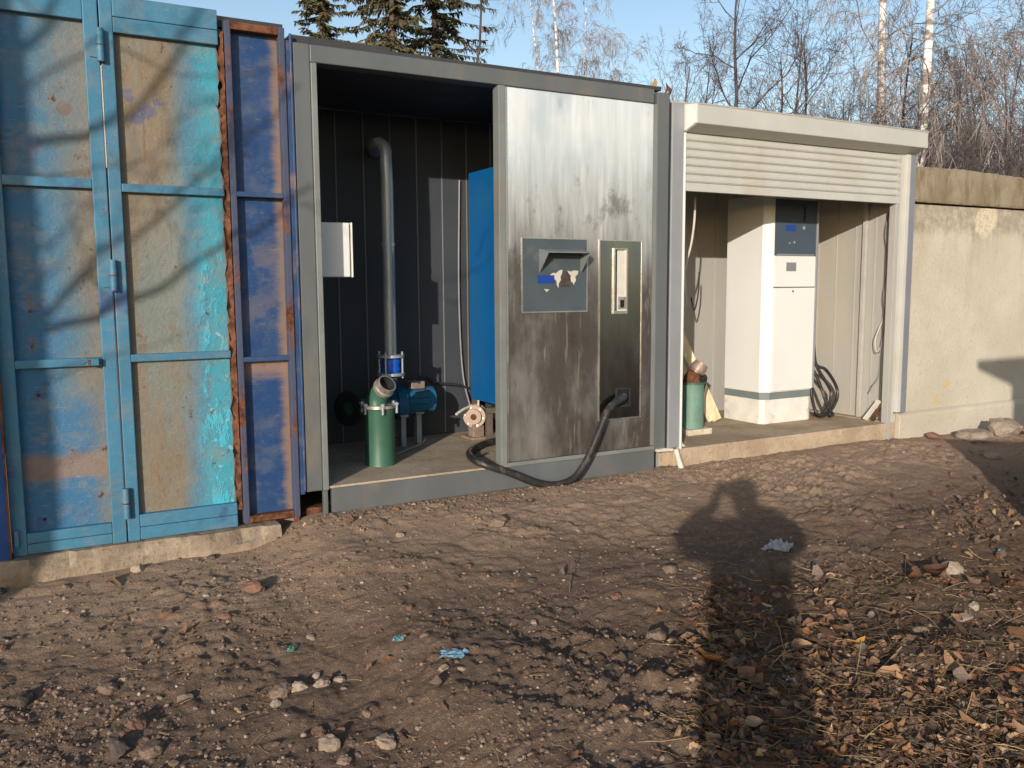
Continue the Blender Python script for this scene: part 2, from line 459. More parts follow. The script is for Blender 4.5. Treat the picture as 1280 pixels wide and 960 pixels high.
def ground_mat():
    t = NT('dirt'); ax = t.axis()
    n = t.noise(1.3, 6, .65); m = t.noise(8, 6, .7, off=(4,4,0)); g = t.noise(60, 6, .75); gg = t.noise(170, 4, .7, off=(1,1,1))
    A, B, C = lin(125,104,88), lin(106,88,75), lin(163,138,116)
    c = t.mix(t.ramp(n, .35, .65), A, B)
    c = t.mix(t.ramp(m, .48, .70, 0, .7), c, lin(100,81,69))
    y = t.math('ADD', ax[1], t.math('MULTIPLY', t.math('SUBTRACT', n, .5), 1.3))
    c = t.mix(t.ramp(y, -1.5, -.35, 0, .85), c, C)            # trodden sandy strip in front of the kiosks
    x = t.math('ADD', ax[0], t.math('MULTIPLY', t.math('SUBTRACT', m, .5), .6))
    c = t.mix(t.math('MULTIPLY', t.ramp(g, .52, .68), .5), c, lin(172,146,120))
    c = t.mix(t.math('MULTIPLY', t.ramp(gg, .56, .70), .55), c, lin(60,48,40))
    c = t.mix(t.math('MULTIPLY', t.ramp(t.noise(95, 3, .6, off=(7,3,1)), .66, .72), .7), c, lin(196,178,156))
    hum = t.math('MULTIPLY', t.ramp(x, 1.5, 2.3), t.ramp(ax[1], -2.1, -1.5, 1, 0))
    c = t.mix(t.math('MULTIPLY', hum, .5), c, lin(98,78,60))
    t.bump(t.math('ADD', t.math('ADD', g, t.math('MULTIPLY', gg, .45)), m), .9, .014)
    return t.fin(c, .95, 0, .12)
def attr_mat(name, attr='tint', rough=.8, spec=.2, trans=0.0):
    t = NT(name).local(); a = t.n('ShaderNodeAttribute'); a.attribute_name = attr
    n = t.noise(90, 4, .7)
    c = t.mix(t.ramp(n, .35, .7, 0, .35), a.outputs['Color'], (.03,.02,.014,1))
    t.bump(n, .4, .004)
    return t.fin(c, rough, 0, spec)
def bark_mat(name, a, b, scale=6, ring=False):
    t = NT(name).local()
    n = t.noise(scale, 5, .65, (1,1,.25) if not ring else (1,1,2.6))
    c = t.mix(t.ramp(n, .42, .62), a, b)
    t.bump(n, .5, .01)
    return t.fin(c, .85, 0, .15)

MAT = {}
MAT['ground'] = ground_mat()
MAT['gl'] = gate_sheet_left(); MAT['gr'] = gate_sheet_right()
MAT['gframe'] = gate_frame_mat('gate_frame_paint', lin(62,118,146), lin(120,104,92))
MAT['bluepost'] = plain('blue_post_paint', lin(24,72,140), .5, dirt=RUST)
MAT['bsheet'] = blue_sheet()
MAT['bframe'] = rust_mat('rusty_blue_frame', lin(70,76,96)); MAT['rust'] = rust_mat('rust'); MAT['bflange'] = plain('blue_flange', lin(46,70,106), .5, dirt=lin(130,104,90), scale=9)
MAT['grey'] = plain('container_grey', lin(92,95,96), .48, var=.12, scale=3, spec=.4, dirt=lin(118,108,94), stretch=(1,1,.4))
MAT['greyl'] = plain('jamb_grey', lin(116,119,117), .42, var=.12, scale=4, spec=.45, dirt=lin(120,110,98))
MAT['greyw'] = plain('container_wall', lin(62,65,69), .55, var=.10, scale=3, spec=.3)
MAT['seam'] = plain('seam_light', lin(170,166,158), .5, var=.1)
MAT['dark'] = plain('dark_metal', lin(42,44,48), .6)
MAT['black'] = plain('black_rubber', lin(44,42,42), .45, var=.3, scale=20, dirt=lin(120,104,90), spec=.4)
MAT['hole'] = plain('hole_black', lin(18,18,18), .8)
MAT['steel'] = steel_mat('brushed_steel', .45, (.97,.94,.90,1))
MAT['mirror'] = steel_mat('polished_steel', .20, (.33,.32,.31,1), False)
MAT['steeledge'] = plain('steel_edge', lin(214,208,198), .3, .9, var=.1)
MAT['plate'] = plain('control_plate_grey', lin(70,79,84), .5, var=.1, dirt=lin(116,110,100))
MAT['hood'] = plain('hood_grey', lin(112,118,120), .5, var=.1)
MAT['paper'] = plain('paper', lin(188,181,168), .8, var=.12, scale=18)
MAT['soot'] = plain('glue_stain', lin(74,62,56), .8, var=.4, scale=40)
t = NT('lcd_blue'); t.b.inputs['Emission Color'].default_value = lin(20,60,190); t.b.inputs['Emission Strength'].default_value = .04
MAT['lcd'] = t.fin(lin(24,58,130), .3)
MAT['cabblue'] = plain('cabinet_blue', lin(0,84,142), .42, var=.08, scale=2, spec=.45, dirt=lin(20,88,134))
MAT['green'] = plain('filter_green', lin(54,92,74), .42, var=.14, scale=5, spec=.5, dirt=lin(78,108,84))
MAT['green2'] = plain('filter_green_faded', lin(104,136,120), .6, var=.2, scale=9, dirt=lin(140,136,118))
MAT['boreb'] = plain('bore_rust', lin(64,48,40), .9, var=.3, scale=40)
MAT['alloy'] = plain('cast_alloy', lin(196,188,176), .38, .7, var=.2, scale=30, dirt=lin(140,120,100))
MAT['zinc'] = plain('zinc_pipe', lin(150,160,168), .4, .35, var=.12, scale=5, stretch=(1,1,.3))
MAT['pumpblue'] = plain('pump_teal_blue', lin(28,92,128), .45, var=.2, scale=10, dirt=lin(80,100,110))
MAT['flangeblue'] = plain('flange_blue', lin(20,84,190), .45, var=.15)
MAT['pink'] = plain('cast_aluminium_pinkish', lin(150,132,120), .5, .3, var=.2, scale=22, dirt=lin(150,120,100))
MAT['brownsteel'] = plain('brown_leg', lin(94,84,74), .6, var=.2, dirt=RUST)
MAT['floor1'] = concrete_mat('container_floor', lin(176,160,138), lin(156,140,120), lin(124,108,92))
MAT['floor2'] = concrete_mat('kiosk_slab', lin(180,160,136), lin(158,138,115), lin(130,110,90))
MAT['threshold'] = concrete_mat('threshold_concrete', lin(160,144,124), lin(128,112,95), lin(98,84,72))
MAT['rubble'] = concrete_mat('rubble_concrete', lin(212,200,180), lin(190,176,154), lin(150,134,112))
MAT['cream'] = plain('shutter_cream', lin(178,176,168), .42, var=.06, scale=3, spec=.45, dirt=lin(172,164,148))
MAT['creamin'] = plain('kiosk_inner_panel', lin(162,159,152), .5, var=.07, scale=2, dirt=lin(176,164,146), stretch=(1,1,.3))
MAT['alu'] = plain('aluminium_post', lin(146,147,149), .42, .25, var=.06, scale=3)
MAT['alud'] = plain('aluminium_post_grey', lin(134,134,140), .42, .25, var=.06, scale=3)
MAT['white'] = plain('dispenser_white', lin(214,213,208), .35, var=.03, scale=2, spec=.5)
MAT['whiteb'] = plain('dispenser_base_white', lin(214,210,200), .55, var=.1, scale=9, dirt=lin(168,150,130))
MAT['band'] = plain('dispenser_band', lin(112,120,118), .5, var=.1)
MAT['dgrey'] = plain('dispenser_console_grey', lin(66,78,90), .45, var=.08)
MAT['chrome'] = plain('bright_metal', lin(214,214,212), .2, 1.0, var=.05)
MAT['wood'] = plain('pale_board', lin(214,196,160), .75, var=.22, scale=9, stretch=(3,3,.4), dirt=lin(170,144,108), bump=.3)
MAT['foam'] = plain('white_foam', lin(196,190,178), .85, var=.08, scale=18)
MAT['roof'] = plain('roof_felt', lin(58,58,60), .85, var=.2)
MAT['brick'] = plain('garage_brick', lin(160,130,110), .9, var=.2)
MAT['fence'] = fence_mat(); MAT['coping'] = coping_mat()
MAT['leaf'] = attr_mat('fallen_leaf', rough=.7); MAT['stone'] = attr_mat('stone_tint', rough=.9); MAT['straw'] = attr_mat('dry_stems', rough=.8)
MAT['bark'] = bark_mat('bark_brown', lin(96,82,80), lin(64,54,54))
MAT['twig'] = bark_mat('twig_brown', lin(126,115,111), lin(94,85,83))
MAT['barkd'] = bark_mat('bark_dark', lin(82,72,74), lin(52,46,50))
MAT['birch'] = bark_mat('birch_bark', lin(236,231,224), lin(128,118,112), 3.2, True)
MAT['birchtwig'] = bark_mat('birch_twig', lin(164,150,142), lin(126,112,106))
MAT['needle'] = attr_mat('spruce_needles', rough=.7, spec=.15)

# ================================================================== GROUND (one sheet out to the horizon)
def axis_pts(lo, hi, step, far):
    mid = np.arange(lo, hi+step/2, step); g = []; d = step
    while sum(g) < far: d *= 1.22; g.append(d)
    tail = np.cumsum(g)
    return np.concatenate([(lo-tail)[::-1], mid, hi+tail])
gx = axis_pts(-0.6, 7.6, 0.0125, 700); gy = axis_pts(-3.45, 0.15, 0.0095, 700)
GX, GY = np.meshgrid(gx, gy, indexing='ij')
GZ = height(GX, GY)
nx, ny = GX.shape
idx = np.arange(nx*ny).reshape(nx, ny)
me = np_mesh('ground', np.stack([GX, GY, GZ], -1).reshape(-1, 3),
             np.stack([idx[:-1,:-1], idx[1:,:-1], idx[1:,1:], idx[:-1,1:]], -1).reshape(-1, 4), True)
me.materials.append(MAT['ground'])
o = bpy.data.objects.new('ground', me); COL.objects.link(o); tag(o, kind='structure')

# ================================================================== GARAGE with its gate (left)
YG = 0.0
g = thing('garage', (-1.4, 2.5, -0.15), 'low garage behind the turquoise gate leaves at the left edge', 'garage')
b = MB(); b.box(-4.0, 1.27, .12, .30, 2.40, 2.54); b.box(1.10, 1.27, .12, 5.0, -.2, 2.40); b.box(-4.0, -3.8, .12, 5.0, -.2, 2.40); b.box(-4.0, 1.27, 5.0, 5.2, -.2, 2.54)
b.build('wall', MAT['brick'], g)
MB().box(-4.1, 1.275, .10, 5.3, 2.545, 2.60).build('roof', MAT['roof'], g)

def gate_leaf(label, x0, x1, sheet, stiles, rails, extra=None):
    r = thing('gate_leaf', ((x0+x1)/2, YG, -.03), label, 'gate', 'turquoise garage gate leaves')
    for (a, c) in stiles: MB().box(a, c, YG, YG+.045, -.03, 2.60).build('stile', MAT['gframe'], r, .004)
    sx0, sx1 = (stiles[0][1] if stiles[0][0] <= x0+.01 else x0), (stiles[-1][0] if stiles[-1][1] >= x1-.01 else x1)
    for (a, c) in rails: MB().box(sx0+.0005, sx1-.0005, YG+.002, YG+.043, a, c).build('rail', MAT['gframe'], r, .004)
    zs = sorted(rails); cells = [(zs[i][1], zs[i+1][0]) for i in range(len(zs)-1) if zs[i+1][0]-zs[i][1] > .05]
    for (a, c) in cells:
        n = 14; mb = MB()
        # dented sheet: small grid with shallow buckling
        nxs, nzs = 10, n
        for i in range(nxs+1):
            for k in range(nzs+1):
                u, v = i/nxs, k/nzs
                x = sx0-.012+(sx1-sx0+.024)*u; z = a-.012+(c-a+.024)*v
                if extra == 'ragged' and i == nxs: x = sx1 + .006*math.sin(z*61)+.005*math.sin(z*143+1)
                d = .007*math.sin(math.pi*u)*math.sin(math.pi*v)*math.sin(3.1*x*3+z*2.3)
                mb.v.append((x, YG+.036+d, z))
        for i in range(nxs):
            for k in range(nzs):
                q = i*(nzs+1)+k; mb.f.append((q, q+nzs+1, q+nzs+2, q+1))
        mb.build('sheet', sheet, r, smooth=True)
    return r
RL = [(-.028,.022),(.024,.075),(.872,.905),(1.690,1.735),(2.44,2.498),(2.502,2.60)]
gl = gate_leaf('turquoise and tan gate leaf cut off by the left picture edge, with hasp', -.115, .382, MAT['gl'],
               [(-.115,-.052),(.318,.382)], [(-.028,.022),(.024,.075),(.858,.898),(1.700,1.745),(2.47,2.598)])
gr_ = gate_leaf('turquoise gate leaf with ragged rusty right edge beside the narrow blue door', .388, .924, MAT['gr'],
               [(.388,.445)], [(-.028,.035),(.037,.10),(.868,.905),(1.690,1.730),(2.43,2.50),(2.502,2.598)], 'ragged')
# hinges on the seam between both leaves
for z in (2.36, 1.29, .17):
    h = MB(); h.tube([(.386,-.018,z-.075),(.386,-.018,z+.075)], .017, 12)
    h.box(.338, .384, -.007, -.001, z-.055, z+.06)
    k = h.build('hinge', MAT['gframe'], gr_, smooth=True)
    MB().ring((.386,-.018,z), (0,0,1), 0, .0185, .006).build('pin', MAT['rust'], k)
MB().box(.3825,.3875,-.003,.03,1.80,2.27).build('primer_strip', MAT['paper'], gr_)
h = MB(); h.box(.245, .30, -.035, -.001, .862, .896); h.tube([(.25,-.03,.885),(.235,-.035,.88),(.228,-.02,.875)], .006, 6)
k = h.build('hasp', MAT['gframe'], gl, .002); MB().box(.251, .262, -.0375, -.036, .866, .892).build('keyhole_plate', MAT['rust'], k)
MB().box(-.105,-.085,-.02,-.001,.02,.10).build('drop_bolt', MAT['gframe'], gl, .003)
# blue neighbour post at the very left
p = thing('gate_post', (-.30, .05, -.15), 'dark blue steel gate post at the far left bottom edge', 'post')
MB().box(-.40, -.12, -.03, .08, -.12, 2.62).build('post_body', MAT['bluepost'], p, .006)
MB().box(-.125, -.118, -.04, .0, -.1, 2.6).build('edge_strip', MAT['rust'], p)
# ragged rusty strip in the gap
rng = random.Random(3)
mb = MB(); n = 130
for i in range(n+1):
    z = .06+2.44*i/n; w = .034*rng.random()**2+.010*math.sin(z*23)+.006*math.sin(z*71); w2 = .004*rng.random()
    for (x, y) in ((.924+w*.5, .010), (.947+w2, .004), (.947+w2, .05), (.924+w*.5, .05)): mb.v.append((x, y+.004*rng.random(), z))
for i in range(n):
    for k in range(4): q = i*4; mb.f.append((q+k, q+(k+1)%4, q+4+(k+1)%4, q+4+k))
mb.f += [(0,1,2,3), (n*4, n*4+1, n*4+2, n*4+3)]
tag(mb.build('corroded_strip', MAT['rust']), 'flaking rust-brown steel strip between turquoise leaf and blue door', 'steel strip')

# narrow blue door
d = thing('narrow_door', (1.11, 0, -.02), 'narrow royal blue steel door with rusty frame beside grey container', 'door')
MB().box(.955,.985,-.004,.045,-.018,2.555).build('frame_stile', MAT['bframe'], d, .004)
MB().box(1.225,1.256,-.004,.045,-.018,2.555).build('frame_stile', MAT['bframe'], d, .004)
MB().box(.9855,1.2245,-.003,.045,2.515,2.553).build('frame_rail', MAT['rust'], d, .004)
MB().box(.9855,1.2245,-.003,.045,-.016,.020).build('frame_rail', MAT['rust'], d, .004)
for z in (.855, 1.705): MB().box(.9855,1.2245,.0,.04,z-.013,z+.013).build('cross_bar', MAT['bflange'], d, .003)
for (a, c) in ((.021,.841),(.869,1.691),(1.719,2.514)): MB().box(.98,1.23,.052,.056,a-.008,c+.008).build('sheet', MAT['bsheet'], d)
b = MB(); b.box(1.258,1.288,.006,.05,.10,2.50); b.box(1.278,1.290,-.012,.006,.12,2.53)
b.build('side_flange', MAT['bflange'], d, .003)
MB().box(1.225,1.252,.0,.03,-.05,.02).build('foot', MAT['rust'], d, .003)

# concrete threshold under the gate: chipped upper edge
mb = MB(); rng = random.Random(5); n = 46
for i in range(n+1):
    x = -.42+1.55*i/n
    yf = -.085+.012*math.sin(x*4)+.010*math.sin(x*13)+.004*rng.random(); ch = .012+.014*(1+math.sin(x*17+2*math.sin(x*5)))+.012*rng.random()**3
    prof = [(yf+.01,-.30),(yf,-.10),(yf+ch*.4,-.045-ch),(yf+ch+.012,-.034),(.10,-.034),(.10,-.30)]
    for (y, z) in prof: mb.v.append((x, y, z + (.004*rng.random() if z > -.2 else 0)))
for i in range(n):
    for k in range(6): q = i*6; mb.f.append((q+k, q+6+k, q+6+(k+1)%6, q+(k+1)%6))
mb.f += [tuple(range(6)), tuple(n*6+k for k in range(6))]
tag(mb.build('threshold_slab', MAT['threshold']), 'chipped pale concrete threshold under the turquoise gate', 'threshold')
tag(MB().box(1.30,1.46,.05,.13,-.08,.008).build('support_brick', MAT['rust'], bevel=.01), 'reddish brick under the left corner of the grey container', 'brick')

# ================================================================== GREY PUMP CONTAINER
D1 = 1.25
c = thing('pump_container', (2.54, .6, -.02), 'dark grey pump container, left bay open, right bay closed by a steel panel', 'container')
G = MAT['grey']
MB().box(1.295,1.385,-.002,.10,.112,2.492).build('corner_post', G, c, .005)
MB().box(1.3865,1.418,-.010,.06,.112,2.398).build('door_jamb', MAT['greyl'], c, .003)
MB().box(1.3855,3.655,-.006,.10,2.400,2.490).build('top_beam', G, c, .005)
MB().box(3.682,3.782,-.004,.11,.105,2.476).build('corner_post', MAT['alud'] if False else G, c, .006)
MB().box(2.500,2.545,-.012,.06,.132,2.398).build('mullion', MAT['greyl'], c, .003)
MB().box(1.435,3.684,-.010,.03,-.02,.118).build('plinth_beam', G, c, .003)
MB().box(1.388,1.412,-.004,.03,-.05,.110).build('leg', G, c, .003)
MB().box(3.56,3.62,.2,.26,-.1,.05).build('leg', G, c, .003)
MB().box(1.39,3.70,-.002,D1+.02,.119,.1305).build('floor', MAT['floor1'], c)
# wall panels with raised seams (back, left side, right side)
n = 12; w = (3.70-1.32)/n
for i in range(n):
    x = 1.32+w*i
    pnl = MB().box(x+.002, x+w-.002, D1, D1+.04, .131, 2.42).build('wall_panel', MAT['greyw'], c)
    MB().box(x+w-.005, x+w+.003, D1-.006, D1-.001, .14, 2.41).build('seam', MAT['greyl'], pnl)
for X, sgn in ((1.34, 1), (3.70, -1)):
    for i in range(5):
        y = .11+.228*i
        pnl = MB().box(X-.03 if sgn > 0 else X, X if sgn > 0 else X+.03, y+.002, y+.226, .131, 2.42).build('wall_panel', MAT['greyw'], c)
        MB().box(X+.001 if sgn > 0 else X-.006, X+.006 if sgn > 0 else X-.001, y+.222, y+.230, .14, 2.41).build('seam', MAT['greyw'], pnl)
MB().box(1.30,3.75,.102,D1+.05,2.43,2.47).build('ceiling', MAT['greyw'], c)
MB().box(1.296,3.74,.03,D1+.08,2.494,2.520).build('roof', MAT['roof'], c, .004)
mb = MB().prism([(.06,2.521),(D1,2.521),(D1,2.56),(.06,2.545)], 1.30, 1.86, 'x'); mb.build('roof_flashing', MAT['roof'], c)
MB().box(1.30,3.75,D1+.041,D1+.05,.0,2.425).build('back_skin', MAT['grey'], c)
MB().box(1.297,1.309,.101,D1+.04,.12,2.425).build('side_skin', MAT['grey'], c)
MB().box(3.731,3.745,.111,D1+.04,.12,2.425).build('side_skin', MAT['grey'], c)
# steel front panel
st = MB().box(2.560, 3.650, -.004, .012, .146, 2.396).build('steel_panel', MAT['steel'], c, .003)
MB().box(2.546,2.5595,-.009,.0,.148,2.394).build('panel_edge', MAT['steeledge'], st)
MB().box(2.546,3.680,-.011,.03,.120,.144).build('panel_edge', MAT['greyl'], st)
MB().box(3.652,3.680,-.007,.02,.148,2.396).build('panel_edge', MAT['greyl'], st)
P0, P1 = onY(653,298,-.006), onY(733,388,-.006)
cp = MB().box(P0[0], P1[0], -.0075, -.0045, P1[2], P0[2]).build('control_plate', MAT['plate'], st)
for (a, b2) in (((P0[0]-.007, P1[2]-.008), (P0[0], P0[2]+.006)), ((P1[0], P1[2]-.008), (P1[0]+.007, P0[2]+.006)), ((P0[0], P1[2]-.008), (P1[0], P1[2])), ((P0[0], P0[2]), (P1[0], P0[2]+.006))):
    MB().box(a[0], b2[0], -.0095, -.0042, a[1], b2[1]).build('plate_trim', MAT['steeledge'], st)
# visor over the card reader: sloping top, two cheeks
hx0, hx1, hz = P0[0]+.115, P0[0]+.425, P0[2]-.075
hd = MB(); hd.prism([(-.0085,hz+.014),(-.115,hz-.006),(-.115,hz-.012),(-.0085,hz+.006)], hx0, hx1, 'x')
for x in (hx0, hx1-.006): hd.prism([(-.0085,hz+.005),(-.113,hz-.013),(-.107,hz-.025),(-.0085,hz-.135)], x, x+.006, 'x')
hd.build('visor', MAT['hood'], st)
a, b2 = onY(672,344,-.009), onY(693,354,-.009)
MB().box(a[0], b2[0], -.010, -.0078, b2[2], a[2]).build('display', MAT['lcd'], st)
def sticker(name, pts, mat, y=-.0085, th=.0008):
    q = [onY(x, yy, y) for x, yy in pts]
    return MB().prism([(k[0], k[2]) for k in q], y, y-th, 'y').build(name, mat, st)
sticker('label_remnant', [(687.5,343.5),(691,341),(695,341.5),(699,338),(703,337),(702.5,342),(700.5,346),(701,350),(698.5,354),(698,360),(696,356),(695.5,351),(692,348)], MAT['paper'])
sticker('label_remnant', [(709,338),(713,339.5),(718,338),(723,338.5),(722,343),(719,346),(720,350),(717,356),(715.5,352),(713,353),(711.5,348),(714,345),(711,342)], MAT['paper'])
sticker('glue_mark', [(704,338),(709,338.5),(713,347),(714,358),(699,359),(702,347)], MAT['soot'])
sticker('glue_mark', [(680,361),(687,362),(683,365)], MAT['paper'])
# polished recess with holder slot and hose port
I0, I1 = onY(750,301,-.006), onY(799.5,520,-.006)
ix0, ix1, iz0, iz1 = I0[0], I1[0], I1[2], I0[2]
ins = MB().box(ix0, ix1, -.0075, -.0045, iz0, iz1).build('hose_recess', MAT['mirror'], st)
for q in ((ix0-.008,ix0,iz0-.008,iz1+.008),(ix1,ix1+.007,iz0-.008,iz1+.008),(ix0,ix1,iz0-.008,iz0),(ix0,ix1,iz1,iz1+.006)):
    MB().box(q[0],q[1],-.011,-.0042,q[2],q[3]).build('recess_trim', MAT['steeledge'], st)
s0, s1 = onY(766.5,310,-.008), onY(783,392,-.008)
sx0, sx1, sz0, sz1 = s0[0], s1[0], s1[2], s0[2]
b = MB(); b.box(sx0,sx0+.012,-.020,-.008,sz0,sz1); b.box(sx1-.009,sx1,-.020,-.008,sz0,sz1); b.box(sx0+.012,sx1-.009,-.020,-.008,sz1-.010,sz1); b.box(sx0+.012,sx1-.009,-.020,-.008,sz0,sz0+.020)
b.build('holder_slot', MAT['steeledge'], st, .001)
MB().box(sx0+.012,sx0+.030,-.0095,-.0078,sz0+.02,sz1-.01).build('slot_shadow_gap', MAT['hole'], st)
MB().box(sx0+.030,sx1-.009,-.0105,-.0078,sz0+.02,sz1-.016).build('slot_lining', MAT['foam'], st)
b = MB(); b.box(sx0+.036,sx1-.014,-.018,-.0106,sz0+.03,sz0+.11); b.build('latch', MAT['alloy'], st, .003)
MB().box(sx0+.052,sx1-.026,-.0186,-.0181,sz0+.04,sz0+.09).build('latch_hole', MAT['hole'], st)
q0, q1 = onY(771,487,-.008), onY(786,506,-.008)
hp = MB(); X0, X1, Z0, Z1 = q0[0], q1[0], q1[2], q0[2]
hp.box(X0-.008,X0,-.013,-.008,Z0-.008,Z1+.008); hp.box(X1,X1+.008,-.013,-.008,Z0-.008,Z1+.008); hp.box(X0,X1,-.013,-.008,Z1,Z1+.008); hp.box(X0,X1,-.013,-.008,Z0-.008,Z0)
hp.build('hose_port', MAT['dark'], st); MB().box(X0,X1,-.0095,-.0078,Z0,Z1).build('port_opening', MAT['hole'], st)
PORT = np.array([(X0+X1)/2-.02, -.012, (Z0+Z1)/2])

# white junction box just inside the left jamb
b = thing('junction_box', (1.53, .22, 1.28), 'small white box on the inside left wall of the grey container', 'box')
MB().box(1.342,1.640,.185,.33,1.285,1.590).build('case', MAT['white'], b, .006)
MB().box(1.648,1.656,.180,.30,1.283,1.592).build('lid', MAT['white'], b, .003)
MB().box(1.6405,1.6475,.20,.31,1.30,1.58).build('gasket', MAT['dark'], b)

# ---- green filter canister with angled neck
fc = onZ(476,580,.131); fx, fy = fc[0], .43
f = thing('filter_canister', (fx, fy, .131), 'green upright filter canister with angled neck in the grey container', 'filter')
MB().tube([(fx,fy,.131),(fx,fy,.140),(fx,fy,.47),(fx,fy,.485)], [.094,.092,.092,.096], 28).build('body', MAT['green'], f, smooth=True)
MB().ring((fx,fy,.497), (0,0,1), 0, .112, .018, 28).build('flange', MAT['alloy'], f, smooth=True)
for i in range(6):
    w = RAD(20+60*i)
    k = MB(); k.tube([(fx+.112*math.cos(w),fy+.112*math.sin(w),.455),(fx+.112*math.cos(w),fy+.112*math.sin(w),.522)], .0085, 8); k.ring((fx+.112*math.cos(w),fy+.112*math.sin(w),.512),(0,0,1),0,.016,.012,6)
    k.build('clamp_bolt', MAT['zinc'], f)
nk = Vector((.22,-.72,.62)).normalized(); n0 = Vector((fx-.012,fy+.01,.50)); n1 = n0+nk*.085
MB().tube([n0-Vector((0,0,.01)), n0+Vector((.0,0,.03)), n0+Vector((.008,-.010,.062)), n0+Vector((.020,-.04,.098))], [.066,.064,.062,.058], 24).build('neck', MAT['green'], f, smooth=True)
e = n0+Vector((.020,-.04,.098))
cpl = MB(); cpl.tube([e, e+nk*.012, e+nk*.014, e+nk*.03, e+nk*.032, e+nk*.07], [.060,.060,.067,.067,.060,.060], 28, cap=False)
cpl.tube([e+nk*.070, e+nk*.0705], [.060,.051], 28, cap=False)
cpl.build('coupling', MAT['alloy'], f, smooth=True)
MB().tube([e+nk*.0702, e+nk*.004], .0512, 28, cap=False).build('lining', MAT['dark'], f, smooth=True)
MB().ring(e+nk*.012, nk, 0, .051, .004, 24).build('bore', MAT['boreb'], f)

# ---- vertical delivery pipe with elbow and flanged expansion joint
PX, PY = 2.095, .76
p = thing('riser_pipe', (PX, PY, .70), 'tall grey pipe with elbow and blue flanged joint in grey container', 'pipe')
pts = [(PX,PY,.62),(PX,PY,1.0),(PX,PY,1.9),(PX-.005,PY,2.03)] + [(PX-.03+.03*math.cos(RAD(a)), PY+.06-.06*math.cos(RAD(a)), 2.06+.09*math.sin(RAD(a))) for a in (20,50,80)] + [(PX-.04,PY+.14,2.155),(PX+.10,D1,2.16)]
MB().tube(pts, .040, 18).build('tube', MAT['zinc'], p, smooth=True)
k = MB(); k.tube([(PX,PY,.665),(PX,PY,.69),(PX,PY,.715),(PX,PY,.74),(PX,PY,.765)], [.055,.066,.058,.066,.055], 22); k.build('bellows', MAT['flangeblue'], p, smooth=True)
for z in (.655,.775): MB().ring((PX,PY,z),(0,0,1),0,.092,.018,24).build('flange', MAT['zinc'], p)
for i in range(4):
    w = RAD(45+90*i); MB().tube([(PX+.082*math.cos(w),PY+.082*math.sin(w),.63),(PX+.082*math.cos(w),PY+.082*math.sin(w),.805)], .007, 8).build('tie_rod', MAT['zinc'], p)
for z in (.0,): MB().ring((PX,PY,1.50),(0,0,1),0,.044,.02,18).build('sleeve', MAT['zinc'], p)

# ---- transfer pump with motor
pm = thing('transfer_pump', (2.28, .95, .131), 'teal blue motor pump on stands beside the green filter canister', 'pump')
MX, MY, MZ = 2.36, .98, .44
k = MB(); k.tube([(MX-.085,MY,MZ),(MX-.075,MY,MZ),(MX+.07,MY,MZ)], [.070,.083,.083], 24)
for i in range(12):
    w = RAD(i*30+15); cx, cz = math.cos(w)*.083, math.sin(w)*.083
    k.prism([(MY+cx-.004*math.sin(w),MZ+cz+.004*math.cos(w)),(MY+cx*1.13,MZ+cz*1.13),(MY+cx+.004*math.sin(w),MZ+cz-.004*math.cos(w))], MX-.07, MX+.06, 'x')
k.build('motor', MAT['pumpblue'], pm, smooth=True)
MB().tube([(MX+.07,MY,MZ),(MX+.075,MY,MZ),(MX+.12,MY,MZ),(MX+.13,MY,MZ)], [.083,.092,.090,.07], 24).build('fan_cover', MAT['pumpblue'], pm, smooth=True)
MB().box(MX-.055,MX+.05,MY-.055,MY+.055,MZ+.082,MZ+.135).build('terminal_box', MAT['pink'], pm, .008)
k = MB(); k.ring((MX-.13,MY,MZ-.01),(1,0,0),0,.115,.07,26); k.ring((MX-.20,MY,MZ-.01),(1,0,0),0,.085,.08,26); k.tube([(MX-.15,MY,MZ),(PX+.04,PY+.16,MZ+.08),(PX,PY+.03,.60),(PX,PY,.66)], .05, 16)
k.build('volute', MAT['pumpblue'], pm, smooth=True)
k = MB(); k.tube([(MX-.24,MY,MZ-.01),(MX-.38,MY-.06,MZ-.01),(MX-.52,MY-.16,MZ)], .055, 16); k.build('suction_pipe', MAT['green'], pm, smooth=True)
k = MB(); ax_ = Vector((-.86,-.5,0)); k.ring((MX-.55,MY-.18,MZ),ax_,.05,.115,.02,26); 
k.build('suction_flange', MAT['dark'], pm)
for i in range(8):
    w = RAD(45*i); sd = ax_.normalized().cross(Vector((0,0,1)))
    cc = Vector((MX-.558,MY-.184,MZ))+sd*math.cos(w)*.09+Vector((0,0,1))*math.sin(w)*.09
    MB().ring(cc, ax_, 0, .011, .014, 6).build('bolt', MAT['dark'], pm)
for x, y in ((MX-.13,MY-.06),(MX+.02,MY+.02)):
    k = MB(); k.box(x-.018,x+.018,y-.03,y+.03,.131,MZ-.085); k.box(x-.03,x+.03,y-.05,y+.05,MZ-.10,MZ-.083); k.build('stand', MAT['zinc'], pm, .003)
tag(MB().tube(smooth_path([(MX-.30,MY-.35,.14),(MX-.2,MY-.28,.145),(MX-.03,MY-.16,.16),(MX+.02,MY-.12,.19)]), .005, 6).build('drain_tube', MAT['alloy'], smooth=True), 'thin pale tube between the canister foot and the pump stand', 'tube')
tag(MB().tube(smooth_path([(MX+.02,MY+.02,MZ+.13),(MX+.12,MY+.12,MZ+.15),(MX+.26,D1-.03,MZ+.08),(MX+.42,D1-.05,MZ+.06),(MX+.6,D1-.06,MZ+.0)]), .010, 8).build('motor_cable', MAT['black'], smooth=True), 'black cable running from the pump motor along the back wall', 'cable')

